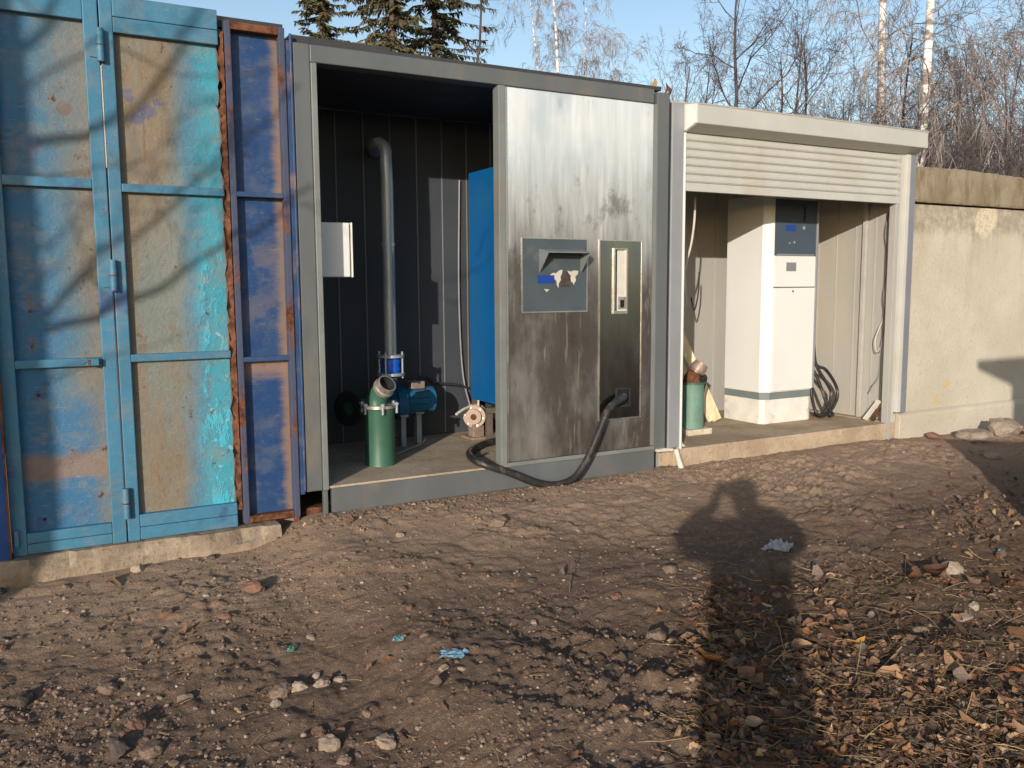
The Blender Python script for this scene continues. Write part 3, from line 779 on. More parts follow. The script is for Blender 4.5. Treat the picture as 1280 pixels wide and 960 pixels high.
# ---- small vane pump under the cabinet
VX, VY, VZ = 2.80, .93, .30
v = thing('vane_pump', (VX, VY, .131), 'small pinkish cast pump on the floor under the blue cabinet', 'pump')
axv = Vector((-.62,-.78,0)).normalized()
k = MB(); C0 = Vector((VX,VY,VZ))
for off, r, h in ((.05,.055,.03),(.025,.082,.03),(-.01,.076,.04),(-.05,.080,.04)): k.ring(C0+axv*off, axv, 0, r, h, 24)
k.build('casing', MAT['pink'], v, smooth=True)
for i in range(6):
    w = RAD(60*i+10); sd = axv.cross(Vector((0,0,1)))
    MB().ring(C0+axv*.043+sd*math.cos(w)*.068+Vector((0,0,1))*math.sin(w)*.068, axv, 0, .009, .012, 6).build('bolt', MAT['alloy'], v)
MB().ring(C0+axv*.068, axv, 0, .022, .012, 16).build('boss', MAT['rust'], v)
k = MB(); k.tube([C0-axv*.06, C0-axv*.16], .06, 18); k.build('motor', MAT['dark'], v, smooth=True)
MB().tube([(VX-.03,VY+.0,VZ+.075),(VX-.12,VY-.05,VZ+.06),(VX-.19,VY-.08,VZ+.035)], .010, 8).build('handle', MAT['foam'], v)
MB().tube([(VX+.01,VY-.03,VZ+.07),(VX+.01,VY-.03,VZ+.115)], .007, 8).build('plug', MAT['foam'], v)
k = MB(); k.box(VX-.06,VX+.09,VY-.06,VY+.12,.131,.150); k.box(VX-.04,VX+.05,VY-.04,VY+.04,.150,VZ-.06); k.build('foot', MAT['pink'], v, .004)

# ---- blue cabinet behind the mullion
bx = 2.875
cb = thing('blue_cabinet', (3.2, .85, .131), 'bright blue steel cabinet on legs behind the centre post', 'cabinet')
MB().prism([(bx,.395),(bx,2.043),(3.58,2.043),(3.58,.395)], .56, D1-.10, 'y').build('case', MAT['cabblue'], cb, .003)
for y in (.62,.80,1.06):
    for i in range(4):
        z = 1.97-.022*i
        MB().box(bx-.003,bx-.0005,y,y+.06,z-.003,z+.003).build('vent_slot', MAT['cabblue'], cb)
for (x, y) in ((bx+.03,.62),(bx+.03,1.14),(3.54,.62),(3.54,1.14)): MB().box(x-.02,x+.02,y-.02,y+.02,.131,.393).build('leg', MAT['brownsteel'], cb, .002)
MB().box(2.745,2.785,.63,.67,.131,.355).build('leg', MAT['brownsteel'], cb, .002)
MB().box(2.745,bx+.05,.632,.668,.356,.392).build('stand_arm', MAT['brownsteel'], cb, .002)
MB().box(bx+.052,3.57,.60,.63,.34,.392).build('base_rail', MAT['brownsteel'], cb)
for i in range(2): MB().tube([(bx+.06,.7+.2*i,.394),(bx+.10,.75+.2*i,.28),(bx+.3,.9,.2)], .022, 10).build('outlet_pipe', MAT['dark'], cb, smooth=True)
# cable bundle on the back wall, right part
tag(MB().tube(smooth_path([(bx-.035,D1-.02,2.0),(bx-.05,D1-.02,1.2),(bx-.03,D1-.025,.6),(bx+.02,D1-.06,.3)]), .007, 8).build('wall_cable', MAT['alud'], smooth=True), 'thin greyish cable on the lit back wall beside the blue cabinet', 'cable')

# ---- big black hose out of the container, sagging to the ground and up into the port
hp_ = [onZ(655,545,.165), onZ(630,549,.160), onZ(602,556,.157), onZ(587,566,.157)]
hp_ = [np.array([q[0], max(q[1], .12), q[2]]) for q in hp_]
hp_ += [np.array([2.36,.02,.165]), onY(640,592,-.05), onY(668,603,-.075), onY(695,606,-.085), onY(718,597,-.085), onY(735,572,-.08), onY(748,542,-.07), onY(762,510,-.055), PORT+np.array([0,-.03,.004]), PORT+np.array([.01,.02,.004])]
h = thing('delivery_hose', (2.6, -.03, .131), 'thick black hose sagging from the container floor up into the steel panel', 'hose')
sp = smooth_path(hp_, 8)
MB().tube(sp, .0235, 14).build('rubber_tube', MAT['black'], h, smooth=True)
k = MB(); k.tube([sp[-14], sp[-9]], .027, 14); k.build('end_fitting', MAT['dark'], h, smooth=True)
tag(MB().tube(smooth_path([onZ(660,566,.14),onZ(632,568,.138),onZ(612,566,.138),onZ(600,570,.138)]), .008, 8).build('floor_cable', MAT['brownsteel'], smooth=True), 'thin brown cable lying on the floor behind the centre post', 'cable')

# ================================================================== CREAM ROLLER-SHUTTER KIOSK
k2 = thing('shutter_kiosk', (5.05, .6, -.02), 'cream roller-shutter kiosk housing the white fuel dispenser', 'kiosk')
XL, XR = 3.905, 6.075
MB().box(3.800,3.9005,-.012,.07,.112,2.422).build('left_post', MAT['alu'], k2, .006)
MB().box(3.785,3.799,.0,.06,.115,2.42).build('post_filler', MAT['dark'], k2)
MB().box(3.9015,3.915,-.020,.05,.10,2.236).build('guide_rail', MAT['white'], k2, .003)
MB().box(XR,6.118,.0,.06,-.045,2.238).build('right_jamb', MAT['creamin'], k2, .003)
b = MB(); b.prism([(6.145,.0),(6.150,-.030),(6.185,-.035),(6.190,.0)], .185, 2.238, 'z'); b.build('guide_rail', MAT['cream'], k2, .003)
MB().prism([(6.191,-.033),(6.262,-.030),(6.262,.03),(6.191,.03)], .180, 2.238, 'z').build('guide_rail', MAT['alud'], k2, .004)
MB().box(6.1185,6.1445,-.002,.05,.10,2.238).build('jamb_strip', MAT['cream'], k2)
# shutter box: vertical front, bevelled underside
prof = [(.06,2.428),(-.118,2.408),(-.120,2.282),(-.010,2.242),(.06,2.242)]
bxo = MB().prism(prof, 3.9165, 6.262, 'x').build('shutter_box', MAT['cream'], k2, .005)
MB().prism([(.05,2.432),(-.122,2.4115),(-.122,2.402),(-.1195,2.402),(-.1195,2.4085),(.05,2.429)], 3.925, 6.268, 'x').build('top_edge_trim', MAT['creamin'], bxo)
pe = [(.055,2.424),(-.113,2.405),(-.115,2.285),(-.010,2.247),(.055,2.247)]
MB().prism(pe, 6.2625, 6.270, 'x').build('end_cap', MAT['cream'], bxo); MB().prism(pe, 3.909, 3.916, 'x').build('end_cap', MAT['white'], bxo)
# slats
z = 2.238; hs = .0545; i = 0
while z-hs > 1.872:
    pr = [(.012,z),(.004,z-.006),(-.003,z-.018),(-.004,z-hs*.5),(-.003,z-hs+.014),(.004,z-hs+.005),(.012,z-hs+.003),(.012,z-hs-.004),(.016+.003*(i % 2),z-hs-.004),(.016+.003*(i % 2),z-.0005)]; i += 1
    MB().prism(pr, 3.917, 6.110, 'x').build('shutter_slat', MAT['cream'], k2)
    z -= hs
MB().box(3.917,6.108,-.006,.022,1.856,z+.001).build('bottom_bar', MAT['cream'], k2, .003)
D2 = 1.25; XW = 6.19
for i in range(11):
    w = (XW-3.84)/11; x = 3.84+w*i
    pnl = MB().box(x+.0015,x+w-.0015,D2,D2+.04,.101,2.42).build('wall_panel', MAT['creamin'], k2)
    MB().box(x+w-.004,x+w+.004,D2-.005,D2-.0008,.11,2.41).build('seam', MAT['seam'], pnl)
for i in range(6):
    y = .07+.197*i
    pnl = MB().box(XW,XW+.03,y+.0015,y+.1955,.101,2.42).build('wall_panel', MAT['creamin'], k2)
    MB().box(XW-.006,XW-.001,y+.192,y+.201,.11,2.41).build('seam', MAT['seam'], pnl)
    MB().box(3.80,3.838,y+.0015,y+.1955,.101,2.42).build('wall_panel', MAT['creamin'], k2)
MB().box(XW-.035,XW-.006,.34,.375,.101,2.23).build('corner_trim', MAT['seam'], k2, .003)
MB().box(3.80,6.24,.061,D2+.06,2.424,2.45).build('roof', MAT['creamin'], k2)
MB().box(3.84,6.18,.062,D2,2.26,2.30).build('ceiling', MAT['creamin'], k2)
MB().box(3.86,6.074,-.004,D2,-.06,.1005).build('floor_slab', MAT['floor2'], k2, .006)
MB().box(6.119,6.21,.03,D2,-.05,.1005).build('floor_edge', MAT['floor2'], k2)
MB().box(3.80,3.858,.05,.5,-.06,.11).build('floor_edge', MAT['floor2'], k2)

MB().box(3.80,6.235,D2+.041,D2+.05,-.05,2.42).build('back_skin', MAT['creamin'], k2)
MB().box(XW+.031,XW+.045,.061,D2+.04,-.05,2.42).build('side_skin', MAT['creamin'], k2)
MB().box(3.788,3.799,.071,D2+.04,-.05,2.42).build('side_skin', MAT['creamin'], k2)
# ---- white fuel dispenser
DX0, DX1, DY0, DY1 = 5.150, 5.715, .455, .905
d = thing('fuel_dispenser', (5.43, .68, .1005), 'white fuel dispenser cabinet with grey console inside the cream kiosk', 'fuel dispenser')
oc = [(DX0,DY0+.045),(DX0+.075,DY0),(DX1-.03,DY0),(DX1,DY0+.02),(DX1,DY1),(DX0,DY1)]
MB().prism(oc, .356, 1.93, 'z').build('body', MAT['white'], d, .006)
ins = lambda q: [(min(max(x,DX0+q),DX1-q), max(y, DY0+q)) for x, y in oc]
MB().prism([(DX0+.004,DY0+.048),(DX0+.076,DY0+.004),(DX1-.03,DY0+.004),(DX1-.004,DY0+.02),(DX1-.004,DY1-.004),(DX0+.004,DY1-.004)], .300, .3555, 'z').build('band', MAT['band'], d)
MB().prism([(DX0+.002,DY0+.046),(DX0+.03,DY0+.010),(DX1-.04,DY0+.010),(DX1-.008,DY0+.02),(DX1-.004,DY1-.004),(DX0+.002,DY1-.004)], .1005, .2995, 'z').build('base', MAT['whiteb'], d, .004)
MB().box(DX0+.08,DX1-.025,DY0-.012,DY0-.0005,.366,1.200).build('lower_door', MAT['white'], d, .003)
MB().box(DX0+.08,DX1-.025,DY0-.010,DY0-.0005,1.207,1.452).build('upper_panel', MAT['white'], d, .003)
MB().box(DX0+.078,DX1-.022,DY0-.006,DY0-.0004,1.2005,1.2065).build('panel_gap', MAT['dark'], d)
cs = MB().box(DX0+.080,DX1-.025,DY0-.008,DY0-.0005,1.456,1.90).build('console', MAT['dgrey'], d, .003)
MB().box(DX0+.10,DX1-.045,DY0-.012,DY0-.0085,1.458,1.470).build('console_ledge', MAT['alud'], cs)
MB().box(DX1-.024,DX1-.004,DY0-.016,DY0-.0005,.37,1.90).build('edge_trim', MAT['alu'], d, .003)
a, b2 = onY(983,281,DY0-.01), onY(995,289,DY0-.01)
MB().box(a[0],b2[0],DY0-.011,DY0-.0085,b2[2],a[2]).build('display', MAT['lcd'], cs)
for px, py, r in ((1004,285,.016),(992,303,.012),(986,304,.008)):
    q = onY(px,py,DY0-.01); MB().ring((q[0],DY0-.014,q[2]),(0,1,0),0,r,.010,14).build('button', MAT['chrome'], cs)
q = onY(1006,268,DY0-.01); MB().box(q[0]-.010,q[0]+.012,DY0-.012,DY0-.0085,q[2]-.06,q[2]+.06).build('reader_slot', MAT['dark'], cs)
a, b2 = onY(983,328,DY0-.011), onY(995,339,DY0-.011)
MB().box(a[0],b2[0],DY0-.0125,DY0-.0102,b2[2],a[2]).build('type_plate', MAT['alud'], d)
q = onY(991,364,DY0-.012); MB().ring((q[0],DY0-.013,q[2]),(0,1,0),0,.008,.006,12).build('lock', MAT['dark'], d)

# ---- black hose coil on the dispenser's right
q = lambda x, y, Y: tuple(onY(x, y, Y))
h = thing('hose_coil', (5.8, .45, .1005), 'black hose hanging in loops from the right side of the white dispenser', 'hose')
loops = [[q(1017,430,.52),q(1020,455,.50),q(1032,462,.47),q(1043,478,.46),q(1047,492,.45),q(1043,506,.44),q(1034,517,.44),q(1024,520,.46),q(1017,516,.50)],
         [q(1018,452,.50),q(1024,464,.48),q(1034,480,.46),q(1039,492,.45),q(1035,508,.43),q(1026,519,.42),q(1019,513,.44),q(1015,497,.50),q(1014,485,.52)],
         [q(1017,463,.50),q(1024,478,.47),q(1031,498,.44),q(1037,512,.42),q(1041,518,.42),q(1036,521,.43)]]
for lp in loops:
    lp = [(max(p_[0], DX1+.022), p_[1], max(p_[2], .118)) for p_ in lp]
    MB().tube(smooth_path(lp), .0135, 10).build('rubber_loop', MAT['black'], h, smooth=True)

# ---- things at the left of the dispenser
gcx, gcy = 4.405, .45
f = thing('filter_canister', (gcx, gcy, .1005), 'pale green filter canister with rusty elbow at the left of the cream kiosk', 'filter')
MB().tube([(gcx,gcy,.145),(gcx,gcy,.150),(gcx,gcy,.48)], [.092,.090,.090], 26).build('body', MAT['green2'], f, smooth=True)
MB().ring((gcx,gcy,.488),(0,0,1),0,.098,.014,26).build('flange', MAT['green'], f)
MB().box(gcx-.11,gcx+.12,gcy-.10,gcy+.1,.1005,.144).build('base_block', MAT['rubble'], f, .004)
n0 = Vector((gcx,gcy,.49)); nk2 = Vector((.55,-.2,.8)).normalized()
MB().tube([n0,n0+Vector((0,0,.035)),n0+Vector((.02,-.01,.08))], [.075,.062,.052], 20).build('elbow', MAT['rust'], f, smooth=True)
e = n0+Vector((.02,-.01,.075)); MB().tube([e,e+nk2*.01,e+nk2*.012,e+nk2*.06,e+nk2*.062,e+nk2*.085], [.05,.05,.062,.062,.056,.056], 22).build('cap', MAT['pink'], f, smooth=True)
MB().tube(smooth_path([(gcx+.07,gcy,.50),(gcx+.14,gcy+.02,.52),(gcx+.14,gcy+.05,.42),(gcx+.11,gcy+.06,.25),(gcx+.12,gcy+.06,.15)]), .022, 10).build('side_pipe', MAT['dark'], f, smooth=True)
# leaning boards
def board(p0, p1, w, th, label, mat):
    p0, p1 = Vector(p0), Vector(p1); ax_ = (p1-p0).normalized(); sd = Vector((1,-.35,0)); sd = (sd-ax_*sd.dot(ax_)).normalized(); nn = ax_.cross(sd)
    mb = MB(); pts = []
    for p in (p0, p1):
        for (a, b) in ((-w/2,-th/2),(w/2,-th/2),(w/2,th/2),(-w/2,th/2)): mb.v.append(tuple(p+sd*a+nn*b))
    mb.f += [(0,1,2,3),(7,6,5,4)]+[(i,(i+1)%4,4+(i+1)%4,4+i) for i in range(4)]
    return tag(mb.build('leaning_board', mat, bevel=.003), label, 'board')
board((4.98,.80,.108),(4.62,1.10,1.16), .085, .022, 'pale timber board leaning behind the pale green canister', MAT['wood'])
board((4.90,.78,.108),(4.66,1.14,.86), .05, .02, 'thinner weathered board leaning under the pale timber board', MAT['wood'])
board((4.50,.70,.108),(4.42,1.02,1.22), .07, .03, 'dark board leaning in the shaded left corner of the kiosk', MAT['dark'])
tag(MB().tube(smooth_path([q(869,246,.30),q(868,275,.30),q(864,305,.32),q(858,328,.34),q(856,345,.36),q(858,380,.4)]), .008, 8).build('hanging_cable', MAT['foam'], smooth=True), 'white cable hanging from the kiosk ceiling at the left', 'cable')
tag(MB().tube(smooth_path([q(874,340,.9),q(873,365,.9),q(868,388,.88),q(864,372,.86)]), .006, 8).build('loose_wire', MAT['dark'], smooth=True), 'thin dark wire behind the pale leaning board', 'wire')
for i, (lab, pts) in enumerate((('thin grey wire dangling beside the right shutter guide', [(1112,262),(1107,290),(1109,330),(1104,372),(1106,400),(1100,440)]),
                                ('looped white wire stapled down the right kiosk wall', [(1114,262),(1112,300),(1108,345),(1104,395),(1099,410),(1094,425),(1096,440),(1101,432)]),
                                ('short grey wire end curling at the right kiosk wall', [(1100,445),(1098,470),(1091,482),(1088,490)]))):
    tag(MB().tube(smooth_path([q(x,y,.14+.02*i) for x, y in pts]), .0045, 6).build('dangling_wire', MAT['alud'] if i != 1 else MAT['foam'], smooth=True), lab, 'wire')
for i, (lab, p0, p1, w) in enumerate((('white trim strip fallen against the right jamb of the cream kiosk', (1084,521),(1100,497),.05), ('rust-stained trim strip propped at the foot of the right jamb', (1094,524),(1108,505),.035))):
    a, b2 = (((6.055,.20,.106),(6.100,.10,.275)), ((6.068,.13,.106),(6.092,.075,.225)))[i]
    o = board(a, b2, w, .008, lab, MAT['foam'] if i == 0 else MAT['rust']); o.name = 'trim_strip'; tag(o, cat='trim')
# foam at the foot of the left post
mb = MB().prism([(3.918,.104),(3.995,.104),(3.962,.128),(3.935,.185),(3.918,.225)], .02, .06, 'y')
tag(mb.build('foam_scrap', MAT['foam'], bevel=.006), 'white foam wedge at the foot of the kiosk left post', 'foam')
tag(MB().tube([(3.842,-.045,.112),(3.852,-.055,.06),(3.872,-.075,-.03)], [.019,.018,.022], 10).build('foam_drip', MAT['foam'], smooth=True), 'white plastic pipe stub under the kiosk left post', 'pipe')
tag(MB().prism([(3.70,.100),(3.83,.095),(3.84,.112),(3.76,.122),(3.70,.118)], -.03, .03, 'y').build('foam_lip', MAT['foam'], bevel=.004), 'thin white foam lip between the grey and cream kiosks', 'foam')

# ================================================================== CONCRETE FENCE (right)
def fence_panel(x0, x1, label):
    r = thing('fence_panel', ((x0+x1)/2, .15, -.1), label, 'fence', 'concrete fence panels')
    MB().box(x0,x1,.035,.17,-.30,1.87).build('panel', MAT['fence'], r, .01)
    mb = MB(); rng = random.Random(int(x0*10)); n = int((x1-x0)/.05)
    for i in range(n+1):
        x = x0+(x1-x0)*i/n; zt = 2.155+.008*rng.random()+.01*math.sin(x*3)
        for (y, z) in ((-.005,1.878+.006*rng.random()),(-.010,1.90),(-.008,zt-.02),(.012,zt),(.19,zt),(.19,1.878)): mb.v.append((x,y,z))
    for i in range(n):
        for k in range(6): w = i*6; mb.f.append((w+k, w+6+k, w+6+(k+1)%6, w+(k+1)%6))
    mb.f += [tuple(range(6)), tuple(n*6+k for k in range(6))]
    mb.build('coping', MAT['coping'], r)
    MB().prism([(.034,-.30),(-.018,-.30),(-.014,.13),(.0,.155),(.034,.175)], x0, x1, 'x').build('base_ledge', MAT['fence'], r, .006)
fence_panel(6.215, 9.2, 'weathered beige concrete fence panel beside the cream kiosk')
fence_panel(9.21, 12.2, 'plain concrete fence panel just beyond the right picture edge')
fence_panel(12.21, 15.2, 'concrete fence panel farthest along to the right')

# ================================================================== TREES
def segs_mesh(name, A, B, R0, R1, n=3):
    """many short tapered prisms, one per branch piece, vectorised"""
    A = np.asarray(A, float); B = np.asarray(B, float); R0 = np.asarray(R0)[:, None]; R1 = np.asarray(R1)[:, None]
    d = B-A; d /= np.maximum(np.linalg.norm(d, axis=1, keepdims=True), 1e-9)
    ref = np.where(np.abs(d[:, 2:3]) < .9, np.array([[0,0,1.]]), np.array([[1.,0,0]]))
    a = np.cross(d, ref); a /= np.linalg.norm(a, axis=1, keepdims=True); b = np.cross(a, d)
    V = np.zeros((len(A), 2*n, 3))
    for q in range(n):
        w = 2*math.pi*q/n; e = a*math.cos(w)+b*math.sin(w)
        V[:, q] = A+e*R0; V[:, n+q] = B+e*R1
    base = (np.arange(len(A))*2*n)[:, None, None]
    f = np.array([[q, (q+1) % n, n+(q+1) % n, n+q] for q in range(n)])[None]
    return np_mesh(name, V.reshape(-1, 3), (base+f).reshape(-1, 4), True)

def grow(rng, p, d, L, r, level, P, out):
    """recursive bare branch: out gets (a, b, ra, rb, level)"""
    ns = P['seg'][level]; p = np.array(p, float); d = np.array(d, float)
    step = L/ns; kids = P['kids'][level] if level < len(P['kids']) else 0
    pts = [p.copy()]; dirs = [d.copy()]; rr = [r]
    for i in range(ns):
        d = d + rng.normal(0, P['wob'][level], 3) + np.array([0, 0, P['trop'][level]])
        d /= np.linalg.norm(d); q = p+d*step
        r2 = r*(1-(i+1)/ns*(1-P['tip'][level]))
        out.append((p, q, rr[-1], r2, level)); p = q; pts.append(p.copy()); dirs.append(d.copy()); rr.append(r2)
    for k in range(kids):
        t = P['start'][level] + (1-P['start'][level])*(k+rng.rand())/kids
        i = min(ns-1, int(t*ns)); u = t*ns-i
        bp = pts[i]*(1-u)+pts[i+1]*u; bd = dirs[i+1]
        az = rng.rand()*2*math.pi; side = np.cross(bd, [math.cos(az), math.sin(az), .3]); side /= np.linalg.norm(side)
        ang = P['ang'][level]*(.75+.5*rng.rand())
        nd = bd*math.cos(ang)+side*math.sin(ang)
        Lk = L*P['len'][level]*(.6+.7*rng.rand())*(1-P['fall'][level]*t)
        grow(rng, bp, nd, Lk, max(P['minr'], rr[i]*P['rad'][level]), level+1, P, out)

BARE = dict(seg=[9,6,5,4,3], kids=[15,7,6,4], wob=[.07,.20,.2,.22,.2], trop=[.02,.06,.05,.03,.0], tip=[.15,.2,.3,.4,.5], start=[.22,.2,.15,.1], ang=[.75,.7,.7,.7], len=[.42,.50,.46,.5], fall=[.45,.4,.3,.2], rad=[.52,.55,.5,.6], minr=.0046)
BIRCH = dict(seg=[10,8,6,6,4], kids=[24,6,6,4], wob=[.03,.17,.16,.1,.1], trop=[.01,-.02,-.12,-.22,-.25], tip=[.15,.2,.3,.4,.5], start=[.20,.2,.15,.1], ang=[.95,.7,.7,.5], len=[.21,.5,.6,.6], fall=[.35,.35,.2,.1], rad=[.20,.5,.5,.6], minr=.0056)
BUSH = dict(seg=[6,5,4,3], kids=[9,7,5], wob=[.12,.15,.2,.2], trop=[.06,.05,.04,.0], tip=[.2,.3,.4,.5], start=[.1,.1,.1], ang=[.5,.6,.7], len=[.6,.5,.5], fall=[.4,.3,.2], rad=[.6,.55,.6], minr=.004)
def make_tree(name, seed, P, H, r, lean=(0,0,1), trunk_levels=0, mats=('bark','twig'), stems=1):
    rng = np.random.RandomState(seed); out = []
    for s_ in range(stems):
        dd = np.array(lean, float)+(rng.normal(0, .28, 3) if stems > 1 else 0); dd[2] = abs(dd[2]); dd /= np.linalg.norm(dd)
        grow(rng, (rng.normal(0,.15) if stems > 1 else 0, rng.normal(0,.15) if stems > 1 else 0, -.1), dd, H*(.75+.35*rng.rand() if stems > 1 else 1), r, 0, P, out)
    root = bpy.data.objects.new(name, None); COL.objects.link(root)
    for part, sel, m, n in (('trunk', lambda l: l == 0, mats[0], 8), ('crown', lambda l: l > 0, mats[1], 3)):
        s_ = [o for o in out if sel(o[4])]
        me = segs_mesh(part, [o[0] for o in s_], [o[1] for o in s_], [o[2] for o in s_], [o[3] for o in s_], n)
        me.materials.append(MAT[m]); ob = bpy.data.objects.new(part, me); COL.objects.link(ob); ob.parent = root
    return root
def make_spruce(seed, H, W):
    rng = np.random.RandomState(seed); root = bpy.data.objects.new('spruce_tree', None); COL.objects.link(root)
    me = segs_mesh('trunk', [(0,0,H*i/14) for i in range(14)], [(0,0,H*(i+1)/14) for i in range(14)], [.17*(1-i/14.5) for i in range(14)], [.17*(1-(i+1)/14.5) for i in range(14)], 8)
    me.materials.append(MAT['bark']); ob = bpy.data.objects.new('trunk', me); COL.objects.link(ob); ob.parent = root
    A, B, R0, R1 = [], [], [], []; NV = []; NC = []
    z = H*.30
    while z < H*.995:
        t = (z-H*.30)/(H*.70); Lb = W*(1-t)**.8*(.55+.75*rng.rand())+.08
        nb = rng.randint(3, 6)
        for k in range(nb):
            az = rng.rand()*6.283; p = np.array([0,0,z]); d = np.array([math.cos(az), math.sin(az), .15-.35*(1-t)]); L = Lb*(.6+.6*rng.rand()); ns = 6
            for i in range(ns):
                d = d+np.array([0,0,-.06+.11*(i > 2)])+rng.normal(0,.07,3); d /= np.linalg.norm(d); q = p+d*L/ns
                A.append(p); B.append(q); R0.append(.012*(1-i/ns)+.004); R1.append(.012*(1-(i+1)/ns)+.004)
                # hanging side sprays of needles
                for j in range(15 if rng.rand() < .9 else 0):
                    b0 = p+(q-p)*rng.rand(); sd = np.cross(d, [0,0,1])*(1 if rng.rand() < .5 else -1)
                    v = sd*(.4+.6*rng.rand())+d*.5*rng.rand()+np.array([0,0,-.75*rng.rand()-.1]); v /= np.linalg.norm(v)
                    l = (.10+.22*rng.rand())*(.6+.5*(1-t)); w = np.cross(v, rng.normal(0,1,3)); w = w/np.linalg.norm(w)*(.012+.02*rng.rand())
                    NV += [b0-w*.6, b0+w*.6, b0+v*l*.6+w, b0+v*l, b0+v*l*.6-w]; c = rng.rand()
                    NC.append((.092+.05*c, .088+.045*c, .042+.022*c, 1) if rng.rand() > .18 else (.16,.115,.065,1))
                p = q
        z += (.07+.13*rng.rand())*(.8+.5*(1-t))
    F = np.arange(len(NV)).reshape(-1, 5); me = np_mesh('crown', NV, F)
    at = me.color_attributes.new('tint', 'FLOAT_COLOR', 'POINT'); at.data.foreach_set('color', np.repeat(np.array(NC, np.float32), 5, 0).ravel())
    me.materials.append(MAT['needle']); ob = bpy.data.objects.new('crown', me); COL.objects.link(ob); ob.parent = root
    me = segs_mesh('branches', A, B, R0, R1, 3); me.materials.append(MAT['bark']); ob = bpy.data.objects.new('branches', me); COL.objects.link(ob); ob.parent = root
    return root
def plant(proto, used, px, dist, rot, sc, label, group, name=None, pos=None):
    o = proto if proto not in used else copy_tree(proto)
    used.add(proto)
    if pos is None:
        d = ray(px, 361); d = d/np.linalg.norm(d[:2]); pos = CAM+d*dist
    o.location = (pos[0], pos[1], float(base_height(pos[0], pos[1]))-.05); o.rotation_euler = (0,0,RAD(rot)); o.scale = (sc,)*3
    tag(o, label, 'tree', group)
    return o
used = set()
sp1 = make_spruce(4, 13.0, 2.1); sp2 = make_spruce(9, 14.5, 2.3)
plant(sp1, used, 411, 25, 20, .86, 'small dark spruce tree above the left corner of the grey container', 'spruce trees behind the container')
plant(sp2, used, 497, 24, 130, 1.0, 'tall spruce tree behind the open bay of the grey container', 'spruce trees behind the container')
plant(sp2, used, 548, 27, 10, 1.05, 'spruce tree close beside the thin dead trunk', 'spruce trees behind the container')
dead = make_tree('dead_tree', 12, dict(BARE, kids=[26,2], len=[.06,.4], ang=[1.4,.6], rad=[.25,.5], start=[.35,.2], fall=[.3,.2]), 11, .07, mats=('barkd','bark'))
plant(dead, used, 583, 22, 0, 1.0, 'thin dead pole tree right of the spruces', None)
b1 = make_tree('birch_tree', 21, BIRCH, 13, .12, mats=('birch','birchtwig')); b2_ = make_tree('birch_tree', 33, BIRCH, 14, .13, mats=('birch','birchtwig'))
plant(b1, used, 703, 30, 0, .95, 'drooping birch in the gap of sky above the steel panel', 'birch trees behind the kiosks')
plant(b2_, used, 1083, 21, 40, 1.0, 'slimmer of two white-trunked birches above the cream kiosk, left one', 'birch trees behind the kiosks')
plant(b1, used, 1136, 17, 100, .95, 'white-trunked birch rising from behind the right end of the shutter box', 'birch trees behind the kiosks')
plant(b2_, used, 762, 36, 200, .8, 'faint distant birch right of the drooping birch', 'birch trees behind the kiosks')
plant(b2_, used, 688, 34, 300, .86, 'distant birch just left of the drooping birch', 'birch trees behind the kiosks')
plant(b1, used, 728, 33, 210, .9, 'distant birch close right of the drooping birch', 'birch trees behind the kiosks')
t1 = make_tree('bare_tree', 41, BARE, 9.5, .11, mats=('barkd','bark')); t2 = make_tree('bare_tree', 52, dict(BARE, ang=[.55,.6,.7,.7]), 9.0, .10, mats=('bark','twig')); t3 = make_tree('bare_tree', 63, dict(BARE, kids=[12,7,6,4], ang=[.5,.55,.65,.7]), 8.5, .09, mats=('barkd','twig'))
plant(t2, used, 846, 26, 30, .86, 'bare grey tree above the joint of the two kiosks', 'bare trees behind the kiosks')
plant(t1, used, 916, 24, 70, .98, 'dark bare tree standing alone above the left of the shutter box', 'bare trees behind the kiosks')
plant(t3, used, 948, 26, 160, .98, 'bare forked tree right of the lone dark tree', 'bare trees behind the kiosks')
plant(t3, used, 884, 27, 300, .95, 'bare tree between the grey one and the lone dark tree', 'bare trees behind the kiosks')
plant(t1, used, 970, 29, 250, .92, 'bare tree at the left margin of the thicket', 'bare trees behind the kiosks')
rng = random.Random(8)
wood = [t1, t2, t3]
ORD = 'first second third fourth fifth sixth seventh eighth ninth tenth eleventh twelfth thirteenth fourteenth fifteenth sixteenth seventeenth'.split()
names = ['nearest', 'tallest', 'thin', 'slanting', 'twiggy', 'pale', 'crooked', 'dense', 'spindly', 'forked']
k = 0
for px in (1005, 1034, 1058, 1108, 1122, 1163, 1184, 1204, 1226, 1243, 1262, 1290, 1330, 1380, 1440, 1520):
    dist = rng.uniform(17, 30); sc = rng.uniform(.55, .85)*dist/24
    o = plant(wood[k % 3], used, px+rng.uniform(-3,3), dist, rng.uniform(0,360), sc, 'leafless thicket tree behind the fence, ' + (ORD[k]+' from the left' if px < 1285 else 'beyond the right picture edge'), 'thicket trees behind the fence'); k += 1
s1 = make_tree('bare_shrub', 71, BUSH, 4.2, .035, stems=8, mats=('bark','twig')); s2 = make_tree('bare_shrub', 72, BUSH, 4.6, .035, stems=9, mats=('bark','twig'))
